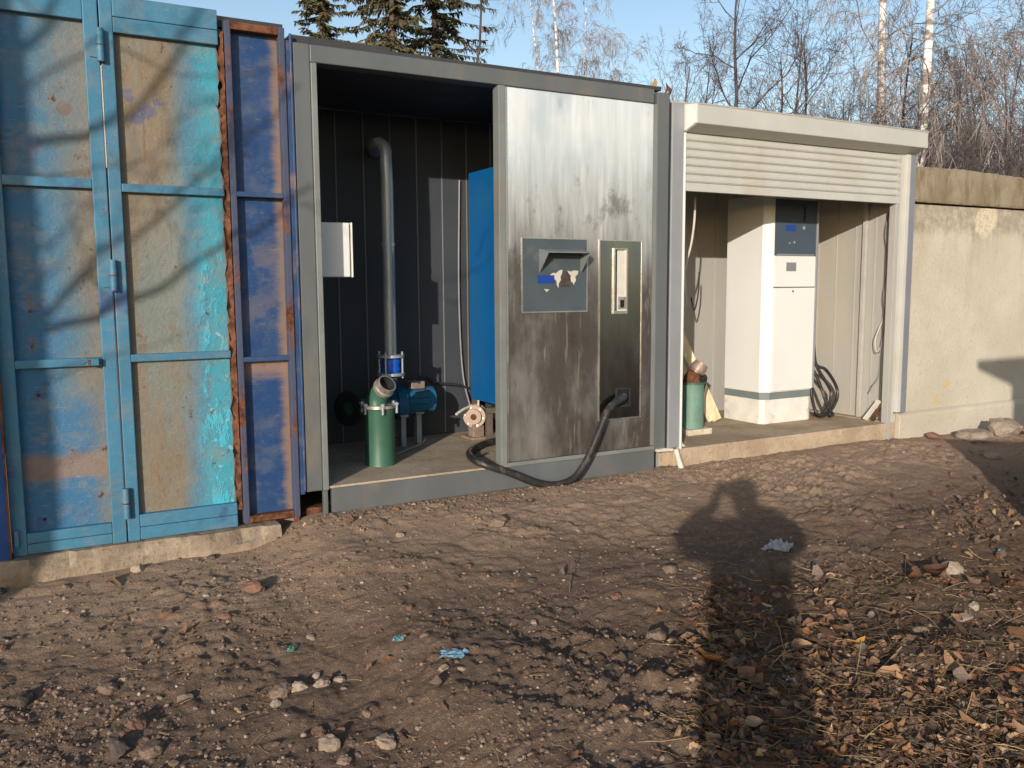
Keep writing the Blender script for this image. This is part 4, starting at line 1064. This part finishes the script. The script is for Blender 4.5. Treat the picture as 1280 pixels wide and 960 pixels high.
for px in (650, 735, 800, 820, 985, 1010, 1045, 1070, 1095, 1120, 1150, 1168, 1190, 1210, 1232, 1250, 1272, 1300, 1340, 1400, 1470):
    dist = rng.uniform(17, 27) if px > 980 else rng.uniform(30, 38)
    o = plant((s1, s2)[k % 2], used, px+rng.uniform(-6,6), dist, rng.uniform(0,360), rng.uniform(.85,1.15)*(dist/20)**.8, 'low tangled leafless shrub behind kiosks and fence, ' + (ORD[k-16]+' from the left' if px < 1285 else 'beyond the right picture edge'), 'shrubs behind the fence'); k += 1
    o['category'] = 'shrub'
# trees across the yard, behind the photographer (mirrored in the steel, shading the low sky)
for i in range(26):
    a = RAD(-100 + i*(200/26.0) + rng.uniform(-3,3))          # around -Y
    dx, dy = math.sin(a), -math.cos(a)
    if abs((math.degrees(a)+43.4)) < 14: continue              # keep the sun's lane open
    dist = rng.uniform(22, 34) if math.degrees(a) < -10 else rng.uniform(85, 120)
    o = plant(wood[i % 3] if i % 4 else sp1, used, 0, 0, rng.uniform(0,360), rng.uniform(.8,1.2), 'tree across the yard behind the photographer', 'trees across the yard', pos=(2+dx*dist, -4.6+dy*dist))

# the bare tree whose trunk and limbs throw their shade on the gate: built where the light comes from
def from_shade(px, py, Y, L, j=0.0):
    p = onY(px, py, Y); return p - S/math.hypot(S[0], S[1])*(L+j)
LT = 4.6
base = from_shade(4, 300, 0, LT); tx, ty = base[0]-.02, base[1]
yt = thing('yard_tree', (tx, ty, float(base_height(tx, ty))), 'bare yard tree left of the photographer, its limbs shading the gate', 'tree')
mb = MB(); tz = float(base_height(tx, ty))
mb.tube([(tx-.03,ty,tz-.1),(tx-.01,ty,tz+.5),(tx,ty,2.0),(tx+.0,ty,3.2),(tx-.02,ty+.03,4.6),(tx+.05,ty,6.5),(tx+.1,ty,8.5)], [.15,.12,.105,.10,.09,.06,.02], 12)
mb.build('trunk', MAT['bark'], yt, smooth=True)
limbs = [([(10,186),(40,178),(75,172),(113,168),(150,152),(190,112),(232,50),(262,5),(290,-60)], .026),
         ([(20,440),(86,362),(124,319),(161,300),(225,247),(262,210),(318,160),(380,110)], .017),
         ([(10,432),(36,423),(71,407),(127,395),(158,376),(198,360),(233,335),(281,304),(319,285),(356,259),(395,235)], .024),
         ([(10,420),(32,403),(71,380),(115,340),(150,310)], .014),
         ([(8,140),(30,116),(56,90),(105,67),(150,60),(220,92),(300,90),(340,80)], .010),
         ([(6,225),(50,220),(110,214),(170,205),(230,160)], .009), ([(10,470),(60,475),(100,458),(170,440),(230,415)], .008),
         ([(5,80),(60,30),(90,-20),(120,-90)], .02), ([(5,590),(60,585),(110,560)], .007),
         ([(5,330),(70,300),(110,250),(150,235)], .008)]
rs = np.random.RandomState(5); A, B, R0, R1 = [], [], [], []
for pts, r in limbs:
    P3 = [np.array(v) for v in smooth_path([tuple(from_shade(x, y, .03, LT, (0 if i == 0 else rs.uniform(-.25,.25)))) for i, (x, y) in enumerate(pts)], 4)]
    n = len(P3)
    for i in range(n-1):
        ra, rb = r*(1-.7*i/n), r*(1-.7*(i+1)/n); A.append(P3[i]); B.append(P3[i+1]); R0.append(ra); R1.append(rb)
        if i > 2 and rs.rand() < .13:
            out = []; d = (P3[i+1]-P3[i]); d /= np.linalg.norm(d); d = d+rs.normal(0,.5,3); d[2] += .2; d /= np.linalg.norm(d)
            grow(rs, P3[i], d, rs.uniform(.3,.8), max(.004, ra*.4), 0, dict(BUSH, kids=[3,2], seg=[4,3,3]), out)
            for q in out: A.append(q[0]); B.append(q[1]); R0.append(q[2]); R1.append(q[3])
out = []
for i in range(9):
    a = rs.rand()*6.28; zz = rs.uniform(4.6, 7.8)
    grow(rs, (tx, ty, zz), (math.cos(a)*.8, math.sin(a)*.8, .7), rs.uniform(1.2,2.2), .025, 1, BARE, out)
for q in out: A.append(q[0]); B.append(q[1]); R0.append(q[2]); R1.append(q[3])
me = segs_mesh('crown', A, B, R0, R1, 6); me.materials.append(MAT['twig']); ob = bpy.data.objects.new('crown', me); COL.objects.link(ob)
ob.parent = yt; ob.matrix_parent_inverse = Matrix.Translation(-Vector(yt.location))

# ================================================================== ADDED BOOTH and BLOCKS, unseen, made up to throw shade on fence and ground
L = 7.0; sh = S/math.hypot(S[0], S[1])
tip = onY(1225,450,0)-sh*L; col_ = onY(1257,500,0)-sh*L
bz = float(base_height(tip[0], tip[1]))
bo = thing('shade_booth', (tip[0]+1.3, tip[1]-.8, bz), 'unseen booth shape with overhanging flat roof, added to shade the fence', 'booth')
wx0 = tip[0]+.42; wy1 = tip[1]-.10
MB().box(wx0, wx0+2.0, wy1-1.6, wy1, bz-.1, tip[2]-.08).build('wall', MAT['creamin'], bo, .01)
MB().box(tip[0], wx0+2.3, wy1-1.9, wy1+.12, tip[2]-.08, tip[2]).build('roof', MAT['roof'], bo, .008)
MB().box(wx0+.3, wx0+1.0, wy1+.001, wy1+.03, bz, bz+1.95).build('door', MAT['alud'], bo, .005)
MB().box(wx0+1.2, wx0+1.8, wy1+.001, wy1+.02, bz+1.0, bz+1.7).build('window', MAT['mirror'], bo, .005)
cdir = Vector((math.cos(SUN_AZ), -math.sin(SUN_AZ), 0)); adir = Vector((math.sin(SUN_AZ), math.cos(SUN_AZ), 0))
for i, lab in enumerate(('lower unseen concrete block, added to shade the ground at the right', 'upper unseen concrete block resting on the lower one, added for the ground shade')):
    mb = MB(); z0 = -.27+.485*i  # unseen blocks, sized and placed to throw shade on the right-hand ground
    for zz in (z0, z0+.48):
        for cc_, aa in ((4.86+.03*i,.62),(7.1,.62),(7.1,1.20-.04*i),(4.86+.03*i,1.20-.04*i)):
            p = cdir*cc_+adir*aa; mb.v.append((p.x, p.y, zz))
    mb.f += [(0,1,2,3),(7,6,5,4)]+[(k,(k+1)%4,4+(k+1)%4,4+k) for k in range(4)]
    tag(mb.build('shade_block', MAT['rubble'], bevel=.012), lab, 'concrete block')

# ================================================================== PHOTOGRAPHER (only the shadow falls into the picture)
Fw = np.array([math.sin(YAW), math.cos(YAW), 0]); Rt = np.array([math.cos(YAW), -math.sin(YAW), 0]); Up = np.array([0,0,1.])
FZ = float(base_height(CAM[0]-.2, CAM[1]-.35)); HB = CAM - Fw*.36
def at(f, r, z): return tuple(np.array([HB[0], HB[1], 0])+Fw*f+Rt*r+Up*z)
def skin(name, nodes, edges, mat, parent, sub=2):
    me = bpy.data.meshes.new(name); keys = list(nodes); me.from_pydata([nodes[k][0] for k in keys], [(keys.index(a), keys.index(b)) for a, b in edges], [])
    o = bpy.data.objects.new(name, me); COL.objects.link(o)
    m = o.modifiers.new('skin', 'SKIN'); m.use_smooth_shade = True
    if not me.skin_vertices: 
        bm = bmesh.new(); bm.from_mesh(me); bm.verts.layers.skin.verify(); bm.to_mesh(me); bm.free()
    for i, k in enumerate(keys):
        r = nodes[k][1]; me.skin_vertices[0].data[i].radius = r if isinstance(r, tuple) else (r, r)
        me.skin_vertices[0].data[i].use_root = (i == 0)
    s_ = o.modifiers.new('sub', 'SUBSURF'); s_.levels = s_.render_levels = sub
    me.materials.append(mat); o.parent = parent; o.matrix_parent_inverse = Matrix.Translation(-Vector(parent.location))
    return o
MAT['skin'] = plain('skin', lin(206,160,132), .55, var=.08, scale=20); MAT['jacket'] = plain('dark_jacket', lin(48,52,64), .85, var=.2, scale=12); MAT['trouser'] = plain('dark_trousers', lin(58,60,66), .85, var=.2, scale=12); MAT['hair'] = plain('knit_cap', lin(44,40,42), .9, var=.3, scale=40)
pe_ = thing('person', (HB[0], HB[1], FZ), 'person in dark jacket raising a phone, standing behind the camera and casting the long shadow', 'person')
zt = 1.20
N = {'pelvis': (at(-.02,.04,FZ+.93), (.205,.19)), 'waist': (at(-.01,0,FZ+1.08), (.20,.18)), 'chest': (at(-.02,0,zt-.28), (.20,.17)), 'upper': (at(-.02,0,zt-.16), (.13,.12)), 'neck': (at(.0,0,zt-.06), .058), 'jaw': (at(.035,0,zt+.0), (.066,.072)), 'face': (at(.03,0,zt+.075), (.076,.092)), 'crown': (at(.015,0,zt+.135), (.078,.088)), 'nose': (at(.145,0,zt+.055), .012)}
Ed = [('pelvis','waist'),('waist','chest'),('chest','upper'),('upper','neck'),('neck','jaw'),('jaw','face'),('face','crown'),('face','nose')]
for s_, tg in ((-1,'l'),(1,'r')):
    N['hip'+tg] = (at(-.01,.05+s_*.10,FZ+.86), .118); N['knee'+tg] = (at(.02,.07+s_*.12,FZ+.48), .075); N['ank'+tg] = (at(-.02,.08+s_*.13,FZ+.09), .042); N['toe'+tg] = (at(.16,.08+s_*.15,FZ+.035), (.042,.03))
    Ed += [('pelvis','hip'+tg),('hip'+tg,'knee'+tg),('knee'+tg,'ank'+tg),('ank'+tg,'toe'+tg)]
    N['sho'+tg] = (at(-.02,s_*.165,zt-.15), .076); N['elb'+tg] = (at(.14,s_*.315,zt-.20), .046); N['wri'+tg] = (at(.26,s_*.12,zt-.06), .032); N['palm'+tg] = (at(.315,s_*.092,zt+.015), (.030,.020))
    Ed += [('upper','sho'+tg),('sho'+tg,'elb'+tg),('elb'+tg,'wri'+tg),('wri'+tg,'palm'+tg)]
    for i in range(4):
        a, b_ = 'f%d%s' % (i, tg), 'g%d%s' % (i, tg)
        N[a] = (at(.325+.004*i, s_*(.088-.002*i), zt+.035+.014*(i-1.5)), .009); N[b_] = (at(.335, s_*(.070-.003*i), zt+.045+.014*(i-1.5)), .008)
        Ed += [('palm'+tg, a), (a, b_)]
    N['th'+tg] = (at(.295,s_*.075,zt-.005), .010); N['ti'+tg] = (at(.315,s_*.055,zt+.0), .009); Ed += [('palm'+tg,'th'+tg),('th'+tg,'ti'+tg)]
body = skin('body', N, Ed, MAT['skin'], pe_)
J = {k: (N[k][0], tuple(x+.026 for x in (N[k][1] if isinstance(N[k][1], tuple) else (N[k][1],)*2))) for k in ('pelvis','waist','chest','upper','shol','elbl','shor','elbr')}
for s_, tg in ((-1,'l'),(1,'r')):
    a, b_ = np.array(N['elb'+tg][0]), np.array(N['wri'+tg][0]); J['cuff'+tg] = (tuple(a+(b_-a)*.9), (.058,.058))
skin('jacket', J, [('pelvis','waist'),('waist','chest'),('chest','upper'),('upper','shol'),('shol','elbl'),('elbl','cuffl'),('upper','shor'),('shor','elbr'),('elbr','cuffr')], MAT['jacket'], pe_)
T = {'top': (at(-.02,.04,FZ+.96), (.20,.18))}; E_ = []
for tg in 'lr':
    for q in ('hip','knee','ank'): T[q+tg] = (N[q+tg][0], N[q+tg][1]+.035)
    E_ += [('top','hip'+tg),('hip'+tg,'knee'+tg),('knee'+tg,'ank'+tg)]
skin('trousers', T, E_, MAT['trouser'], pe_)
skin('cap', {'a': (at(.015,0,zt+.10), (.10,.108)), 'b': (at(.005,0,zt+.17), (.086,.09))}, [('a','b')], MAT['hair'], pe_)
for s_ in (-1, 1):
    mb = MB().ring(at(.122, s_*.032, zt+.082), tuple(Fw), 0, .011, .004, 12); mb.build('eye', MAT['white'], pe_)
    mb = MB().ring(at(.03, s_*.083, zt+.07), tuple(Rt), 0, .028, .014, 12); mb.build('ear', MAT['skin'], pe_)
ph = MB(); n = len(ph.v)
cc = CAM - Fw*.016
for (f_, r_, u_) in ((-.004,-.037,-.077),(.004,-.037,-.077),(.004,.037,-.077),(-.004,.037,-.077),(-.004,-.037,.077),(.004,-.037,.077),(.004,.037,.077),(-.004,.037,.077)):
    ph.v.append(tuple(cc+Fw*f_+Rt*u_*1.0+Up*(r_*1.0)))
ph.f += [(0,3,2,1),(4,5,6,7),(0,1,5,4),(1,2,6,5),(2,3,7,6),(3,0,4,7)]
tag(ph.build('phone', MAT['hole'], bevel=.004), 'black phone held up by the person behind the camera', 'phone')

# ================================================================== STONES, LITTER, LEAVES
srng = np.random.RandomState(17)
def stone_mesh(seed, sub=2):
    r = np.random.RandomState(seed); bm = bmesh.new(); bmesh.ops.create_icosphere(bm, subdivisions=sub, radius=1)
    ax_ = r.normal(0,1,(9,3)); ax_ /= np.linalg.norm(ax_, axis=1, keepdims=True); cut = r.uniform(.55,.95,9)
    V = np.array([v.co[:] for v in bm.verts])
    for a, c_ in zip(ax_, cut):
        d = V@a; V = V - np.maximum(d-c_, 0)[:, None]*a*.9
    V *= (1+.08*r.normal(0,1,(len(V),1))*.6)
    F = np.array([[v.index for v in f.verts] for f in bm.faces]); bm.free()
    return V*np.array([1, r.uniform(.65,.95), r.uniform(.45,.75)]), F
protos = [stone_mesh(i, 1) for i in range(14)]
TINT = [lin(126,105,90), lin(112,93,80), lin(136,114,98), lin(146,125,109), lin(102,85,74), lin(158,138,121), lin(130,108,92), lin(118,98,84), lin(138,106,88), lin(172,156,140)]
TW = np.array([5,5,4,3,4,2,5,5,1,.8]); TW = TW/TW.sum()
def scatter_stones(name, pts, sizes, kind='stuff', sink=.35):
    VV, FF, CC = [], [], []; off = 0
    for (x, y), s_ in zip(pts, sizes):
        V, F = protos[srng.randint(len(protos))]; a = srng.rand()*6.283; c_, n_ = math.cos(a), math.sin(a)
        tilt = srng.normal(0,.3); V2 = V*s_
        V2 = np.stack([V2[:,0]*c_-V2[:,1]*n_, V2[:,0]*n_+V2[:,1]*c_, V2[:,2]+tilt*V2[:,0]*.5], 1)
        z = float(height(x, y)); VV.append(V2+np.array([x, y, z+s_*(.45-sink)])); FF.append(F+off); off += len(V)
        t_ = np.array(TINT[srng.choice(len(TINT), p=TW)][:3])*srng.uniform(.75,1.2); CC.append(np.tile(np.append(t_, 1), (len(V), 1)))
    me = np_mesh(name, np.concatenate(VV), np.concatenate(FF), False)
    at_ = me.color_attributes.new('tint', 'FLOAT_COLOR', 'POINT'); at_.data.foreach_set('color', np.concatenate(CC).astype(np.float32).ravel())
    me.materials.append(MAT['stone']); o = bpy.data.objects.new(name, me); COL.objects.link(o); tag(o, kind=kind); return o
# loose crumbs: density follows patchy noise, more along the foot of the kiosks and in the left foreground
P_, Z_ = [], []
while len(P_) < 9500:
    px, py = srng.uniform(-40,1320), 545+430*srng.rand()**.85
    p = hit(px, py)
    if p[1] > -.03: continue
    if float(vnoise(np.array(p[0]*2.2+20), np.array(p[1]*2.2)))+srng.uniform(-.35,.45) < .02: continue
    s_ = .0035+.010*srng.rand()**3
    if srng.rand() < .02: s_ *= 2.0
    P_.append((p[0], p[1])); Z_.append(s_)
tag(scatter_stones('gravel', P_, Z_), 'loose soil crumbs and gravel strewn over the dirt', 'gravel')
P_, Z_ = [], []
while len(P_) < 1400:
    x = srng.uniform(1.15, 4.6); y = -.03-abs(srng.normal(0,.14)); P_.append((x, y)); Z_.append(.004+.013*srng.rand()**2.5)
tag(scatter_stones('gravel', P_, Z_), 'broken stone spilled along the foot of the grey container', 'gravel')
# individual stones one can pick out
bigm = []
for i in range(7):
    V, F = stone_mesh(50+i, 3); me = np_mesh('stone', V, F, False); bigm.append(me)
SMAT = [concrete_mat('stone_grey', lin(126,107,93), lin(112,94,81), lin(94,79,68)), concrete_mat('stone_pale', lin(152,134,118), lin(134,116,101), lin(112,95,82)), concrete_mat('stone_brick', lin(132,100,84), lin(116,88,74), lin(104,84,72)), concrete_mat('stone_white', lin(166,150,134), lin(142,126,110), lin(112,96,83)), concrete_mat('stone_dark', lin(92,82,76), lin(78,69,63), lin(62,54,49))]
def stone(px, py, w_px, mi, label, sq=1.0, name='stone', cat='stone', group=None, rot=None):
    p = hit(px, py); dist = np.linalg.norm(p-CAM); r = w_px/2*dist/FPX
    me = bigm[srng.randint(len(bigm))].copy(); me.materials.append(SMAT[mi]); o = bpy.data.objects.new(name, me); COL.objects.link(o)
    o.location = (p[0], p[1], float(height(p[0], p[1]))+r*(.10 if name == 'stone' else .42)*sq); o.scale = (r, r*.9, r*sq); o.rotation_euler = (srng.normal(0,.2), srng.normal(0,.2), srng.rand()*6.28 if rot is None else rot)
    return tag(o, label, cat, group)
for a in ((350,868,34,0,'angular grey stone with white vein in the left foreground'),(374,862,26,3,'pale flint chip leaning on the angular grey stone'),(344,882,16,1,'small pale stone in front of the angular grey stone'),
          (402,858,22,3,'white mortar lump, larger one of the crumbled patch'),(424,850,15,3,'white mortar crumb right in the crumbled patch'),(395,846,12,3,'white mortar crumb at the back of the crumbled patch'),
          (318,744,34,2,'orange-brown brick fragment in front of the blue door'),(208,772,24,2,'small brick piece below the turquoise gate'),(172,912,28,2,'orange brick fragment near the bottom left'),(282,779,16,2,'brick chip between the two larger brick fragments'),
          (134,862,30,0,'rounded tan stone in the left foreground'),(28,878,30,4,'dark stone near the left picture edge'),(150,942,34,4,'large dark stone at the bottom left edge'),(190,940,30,0,'brown stone right of the large dark stone'),(232,876,20,0,'lone brown stone in the left foreground'),
          (398,914,22,2,'reddish stone at the bottom, left of a tan one'),(412,930,34,1,'tan stone at the bottom, between reddish and white ones'),(424,912,20,2,'reddish stone behind the tan one'),(482,925,32,1,'pale orange stone near the bottom centre'),(430,950,20,1,'pale stone at the very bottom edge'),
          (172,712,18,3,'white stone lying close below the threshold'),(258,750,9,3,'white pebble upright in the dirt'),(622,655,30,0,'smooth stone half sunk in front of the steel panel'),(500,668,14,1,'pale stone in front of the container plinth'),(435,652,18,2,'reddish stone at the container left foot'),
          (555,838,14,1,'pinkish pebble beside the blue scrap'),(640,735,9,2,'orange pebble in the middle of the dirt'),(668,778,13,3,'white chip in the middle distance of the dirt'),(770,748,16,2,'orange brick chip in the middle of the yard'),(820,800,34,0,'flat brown stone left of the shadow'),(838,718,24,0,'brown stone left of the shadow shoulder'),
          (1055,881,10,3,'small bright white pebble right of the shadow'),(1190,714,26,3,'pale jagged stone right of the shadow'),(1216,762,16,3,'white stone among the leaves at the right'),(1205,775,20,1,'tan stone beside the white stone among leaves'),(940,888,18,1,'grey stone inside the shadow, near its foot'),(1150,790,20,0,'brown stone in the leaves at the right')):
    stone(*a)
# rubble heaps by the fence
for a in ((1216,552,38,3,'white concrete lump at the fence foot, left of two',.8),(1254,549,46,3,'larger white concrete lump at the fence foot, right of two',.7),(1290,546,40,3,'concrete lump at the fence foot by the picture edge',.7),(1220,566,26,1,'flat grey stone below the white concrete lumps',.6),(1240,572,20,3,'small pale block below the white concrete lumps',.7),(1170,549,22,2,'reddish brick rubble at the fence foot',.6)):
    o = stone(*a, name='concrete_lump', cat='rubble')
# countable medium stones, alike
for i in range(46):
    px, py = srng.uniform(0,900), srng.uniform(690,950)
    stone(px, py, srng.uniform(7,15), int(srng.choice([0,0,0,1,1,4,2])), 'small brown stone lying in the dirt of the foreground', group='small stones in the dirt', sq=.9)
# leaves
def leaf_geo(r, L):
    w = L*r.uniform(.16,.38); cu = r.uniform(-1.2,1.6)*L; fo = r.uniform(-.3,.7)*w; n = 5; V = []; F = []
    for i in range(n+1):
        t = i/n; ww = w*math.sin(math.pi*min(1,(t*.94+.04)))**.75; x = (t-.5)*L; z = cu*.5*(t-.5)**2*2; jag = 1+.40*r.uniform(-1,1)
        V += [(x,-ww*jag,z+fo*ww/w*1.2+r.normal(0,.03)*L),(x,0,z),(x,ww*jag,z+fo*ww/w*1.2+r.normal(0,.03)*L)]
    for i in range(n):
        q = i*3; F += [(q,q+1,q+4,q+3),(q+1,q+2,q+5,q+4)]
    return np.array(V), np.array(F)
LT_ = [lin(134,98,72), lin(116,84,64), lin(146,106,76), lin(160,126,96), lin(104,80,66), lin(96,76,64), lin(136,108,88), lin(90,72,62), lin(172,142,110), lin(124,106,92)]
def rot_mat(r, flat=.35):
    a = r.rand()*6.283; b_, c_ = r.normal(0,flat), r.normal(0,flat)
    return np.array((Matrix.Rotation(a,3,'Z') @ Matrix.Rotation(b_,3,'X') @ Matrix.Rotation(c_,3,'Y')))
def leaf_px():
    u = srng.rand()
    if u < .16: py = srng.uniform(750,975); px = 862+(py-740)*.10+srng.normal(0,20)+30*srng.rand()
    elif u < .50: py = srng.uniform(735,975); px = srng.uniform(875,1060)
    elif u < .86: py = 690+285*srng.rand()**.6; px = srng.uniform(1010,1310)
    elif u < .96: px = srng.normal(1225,40); py = srng.normal(650,30)
    else: px = srng.uniform(100,1280); py = srng.uniform(620,960)
    return px, py
VV, FF, CC = [], [], []; off = 0
for i in range(2300):
    px, py = leaf_px(); p = hit(px, py)
    if p[1] > -.05: continue
    L_ = srng.uniform(.014,.060); V, F = leaf_geo(srng, L_); V = V@rot_mat(srng,.5).T
    VV.append(V+np.array([p[0],p[1],float(height(p[0],p[1]))+.006+.010*srng.rand()])); FF.append(F+off); off += len(V)
    CC.append(np.tile(np.append(np.array(LT_[srng.randint(10)][:3])*srng.uniform(.6,1.1),1),(len(V),1)))
me = np_mesh('leaf_litter', np.concatenate(VV), np.concatenate(FF), False); at_ = me.color_attributes.new('tint','FLOAT_COLOR','POINT'); at_.data.foreach_set('color', np.concatenate(CC).astype(np.float32).ravel())
me.materials.append(MAT['leaf']); o = bpy.data.objects.new('leaf_litter', me); COL.objects.link(o); tag(o, 'brown leaf litter drifted in the lower right of the yard', 'leaf litter', kind='stuff')
def big_leaf(px, py, L_px, col, label, group=None):
    p = hit(px, py); L_ = L_px*np.linalg.norm(p-CAM)/FPX; V, F = leaf_geo(srng, L_); V = V@rot_mat(srng,.3).T
    me = np_mesh('dry_leaf', V, F, True); at_ = me.color_attributes.new('tint','FLOAT_COLOR','POINT'); at_.data.foreach_set('color', np.tile(np.array(col,np.float32),len(V)))
    me.materials.append(MAT['leaf']); o = bpy.data.objects.new('dry_leaf', me); COL.objects.link(o); o.location = (p[0],p[1],float(height(p[0],p[1]))+.014)
    return tag(o, label, 'leaf', group)
big_leaf(1068,818,24,lin(206,150,70),'yellow-orange leaf beside a straw stem, left of the pair'); big_leaf(1088,820,22,lin(214,160,84),'yellow-orange leaf, right of the pair on the straw stem')
big_leaf(1130,842,20,lin(176,134,96),'tan leaf tip standing in the litter below the orange pair'); big_leaf(1172,850,26,lin(182,140,92),'curled tan leaf in the right corner litter')
big_leaf(885,842,30,lin(190,128,74),'bright tan leaf at the left edge of the shadow'); big_leaf(890,803,30,lin(176,128,84),'broad curled leaf at the shadow edge'); big_leaf(1264,846,20,lin(196,120,70),'orange leaf near the right picture edge')
for i in range(70):
    px, py = leaf_px(); py = max(py, 730)
    big_leaf(px, py, srng.uniform(16,36), tuple(np.array(LT_[srng.randint(10)][:3])*srng.uniform(.75,1.1))+(1,), 'curled brown fallen leaf lying on top of the leaf litter', 'fallen leaves on the litter')
# dry stems and twigs
A, B, R0, R1, CC = [], [], [], [], []
for i in range(1900):
    u = srng.rand()
    if u < .75: px, py = srng.uniform(860,1300), 700+275*srng.rand()**.7
    else: px, py = srng.uniform(0,1280), srng.uniform(640,960)
    p = hit(px, py)
    if p[1] > -.06: continue
    L_ = srng.uniform(.04,.20) if u < .75 else srng.uniform(.02,.07); a = srng.rand()*6.283; d = np.array([math.cos(a), math.sin(a), abs(srng.normal(0,.14))]); q = np.array([p[0],p[1],float(height(p[0],p[1]))+.005])
    n = 4; r_ = srng.uniform(.0007,.0020); c_ = np.array([lin(176,150,110),lin(140,112,82),lin(110,88,68),lin(96,82,64)][srng.randint(4)][:3])
    for k in range(n):
        d = d+srng.normal(0,.16,3); d[2] = d[2]*.8; d /= np.linalg.norm(d); q2 = q+d*L_/n; zz = float(height(q2[0],q2[1])); q2[2] = max(q2[2], zz+.002)
        A.append(q); B.append(q2); R0.append(r_); R1.append(r_*.85); CC += [np.append(c_,1)]*6; q = q2
me = segs_mesh('dry_stems', A, B, R0, R1, 3); at_ = me.color_attributes.new('tint','FLOAT_COLOR','POINT'); at_.data.foreach_set('color', np.array(CC,np.float32).ravel())
me.materials.append(MAT['straw']); o = bpy.data.objects.new('dry_stems', me); COL.objects.link(o); tag(o, 'dry grass stems and twig bits scattered over the ground', 'dry grass', kind='stuff')
def stalk(pts, r, label, mat):
    P3 = [hit(x, y) for x, y, _ in pts]; P3 = [(p[0],p[1],float(height(p[0],p[1]))+.004+dz) for p, (_,_,dz) in zip(P3, pts)]
    return tag(MB().tube(smooth_path(P3,5), r, 6).build('straw_stem', mat, smooth=True), label, 'stem')
MAT['strawm'] = plain('straw_plain', lin(190,160,112), .8)
stalk([(1066,876,0),(1072,846,.01),(1076,818,.02)], .0018, 'straw stem pointing down from the orange leaf pair', MAT['strawm'])
stalk([(1092,858,0),(1108,842,.012),(1126,830,.02)], .0018, 'slanting straw stem right of the orange leaf pair', MAT['strawm'])
stalk([(1132,700,0),(1131,726,.0),(1128,745,.0)], .0015, 'thin upright dry stem right of the shadow', MAT['strawm'])
stalk([(712,738,.0),(714,722,.03),(716,706,.05)], .003, 'short dry weed stub sticking out of the dirt', MAT['twig'])
stalk([(700,812,.0),(712,838,.0),(728,864,.0)], .003, 'dark twig lying in the middle of the dirt', MAT['barkd'])
stalk([(590,806,.0),(630,800,.004),(660,812,.0)], .003, 'dark curved root beside the blue scrap', MAT['barkd'])
# litter
def scrap(px, py, w, label, col, name='plastic_scrap', cat='litter', amp=.2, seed=1):
    p = hit(px, py); r = w/2*np.linalg.norm(p-CAM)/FPX; rr = np.random.RandomState(seed); n = 9; V = []; F = []
    for i in range(n):
        for j in range(n):
            u, v = i/(n-1)*2-1, j/(n-1)*2-1; k = 1+.25*rr.uniform(-1,1)*(abs(u) > .9 or abs(v) > .9)
            V.append((u*r*k, v*r*.75*k, r*amp*abs(rr.normal(.4,.5))))
    for i in range(n-1):
        for j in range(n-1): q = i*n+j; F.append((q,q+n,q+n+1,q+1))
    me = np_mesh(name, V, F, False); me.materials.append(plain('scrap_%d' % seed, col, .45, var=.15, scale=60, local=True)); o = bpy.data.objects.new(name, me); COL.objects.link(o)
    o.location = (p[0],p[1],float(height(p[0],p[1]))+.006); o.rotation_euler = (0,0,rr.rand()*6)
    sm = o.modifiers.new('thickness','SOLIDIFY'); sm.thickness = .0015
    return tag(o, label, cat)
scrap(567,818,30,'crumpled blue plastic scrap lying in the middle of the dirt',lin(110,146,166),seed=1)
scrap(499,803,16,'small turquoise plastic scrap left of the blue one',lin(110,160,168),seed=2)
scrap(364,819,12,'tiny green plastic bit in the left foreground',lin(90,150,120),seed=3)
scrap(973,688,34,'crumpled white wrapper lying inside the shadow',lin(160,160,162),amp=.3,seed=4)
scrap(990,861,16,'folded white paper bit inside the shadow near the legs',lin(206,210,218),name='paper_scrap',amp=.35,seed=5)
p = hit(1251,698); tag(MB().ring((p[0],p[1],float(height(p[0],p[1]))+.014),(.3,-.5,.8),0,.017,.014,16).build('bottle_cap', plain('cap_blue',lin(70,160,190),.4), bevel=.002), 'light blue bottle cap near the right picture edge', 'bottle cap')
# leaves blown onto the kiosk roof edge
for i, (x, z, c_) in enumerate(((3.70,2.50,lin(170,140,96)),(3.80,2.47,lin(116,70,50)),(3.84,2.455,lin(120,80,58)))):
    V, F = leaf_geo(srng, .10); V = V@np.array(Matrix.Rotation(1.2,3,'Y'))@rot_mat(srng,.3).T
    me = np_mesh('dry_leaf', V, F, True); at_ = me.color_attributes.new('tint','FLOAT_COLOR','POINT'); at_.data.foreach_set('color', np.tile(np.array(c_,np.float32),len(V))); me.materials.append(MAT['leaf'])
    o = bpy.data.objects.new('dry_leaf', me); COL.objects.link(o); o.location = (x,.06,z+.035); tag(o, ('upright tan dry leaf on the container roof corner','red-brown dry leaf between the two kiosk roofs','rusty dry leaf at the shutter kiosk post top')[i], 'leaf')
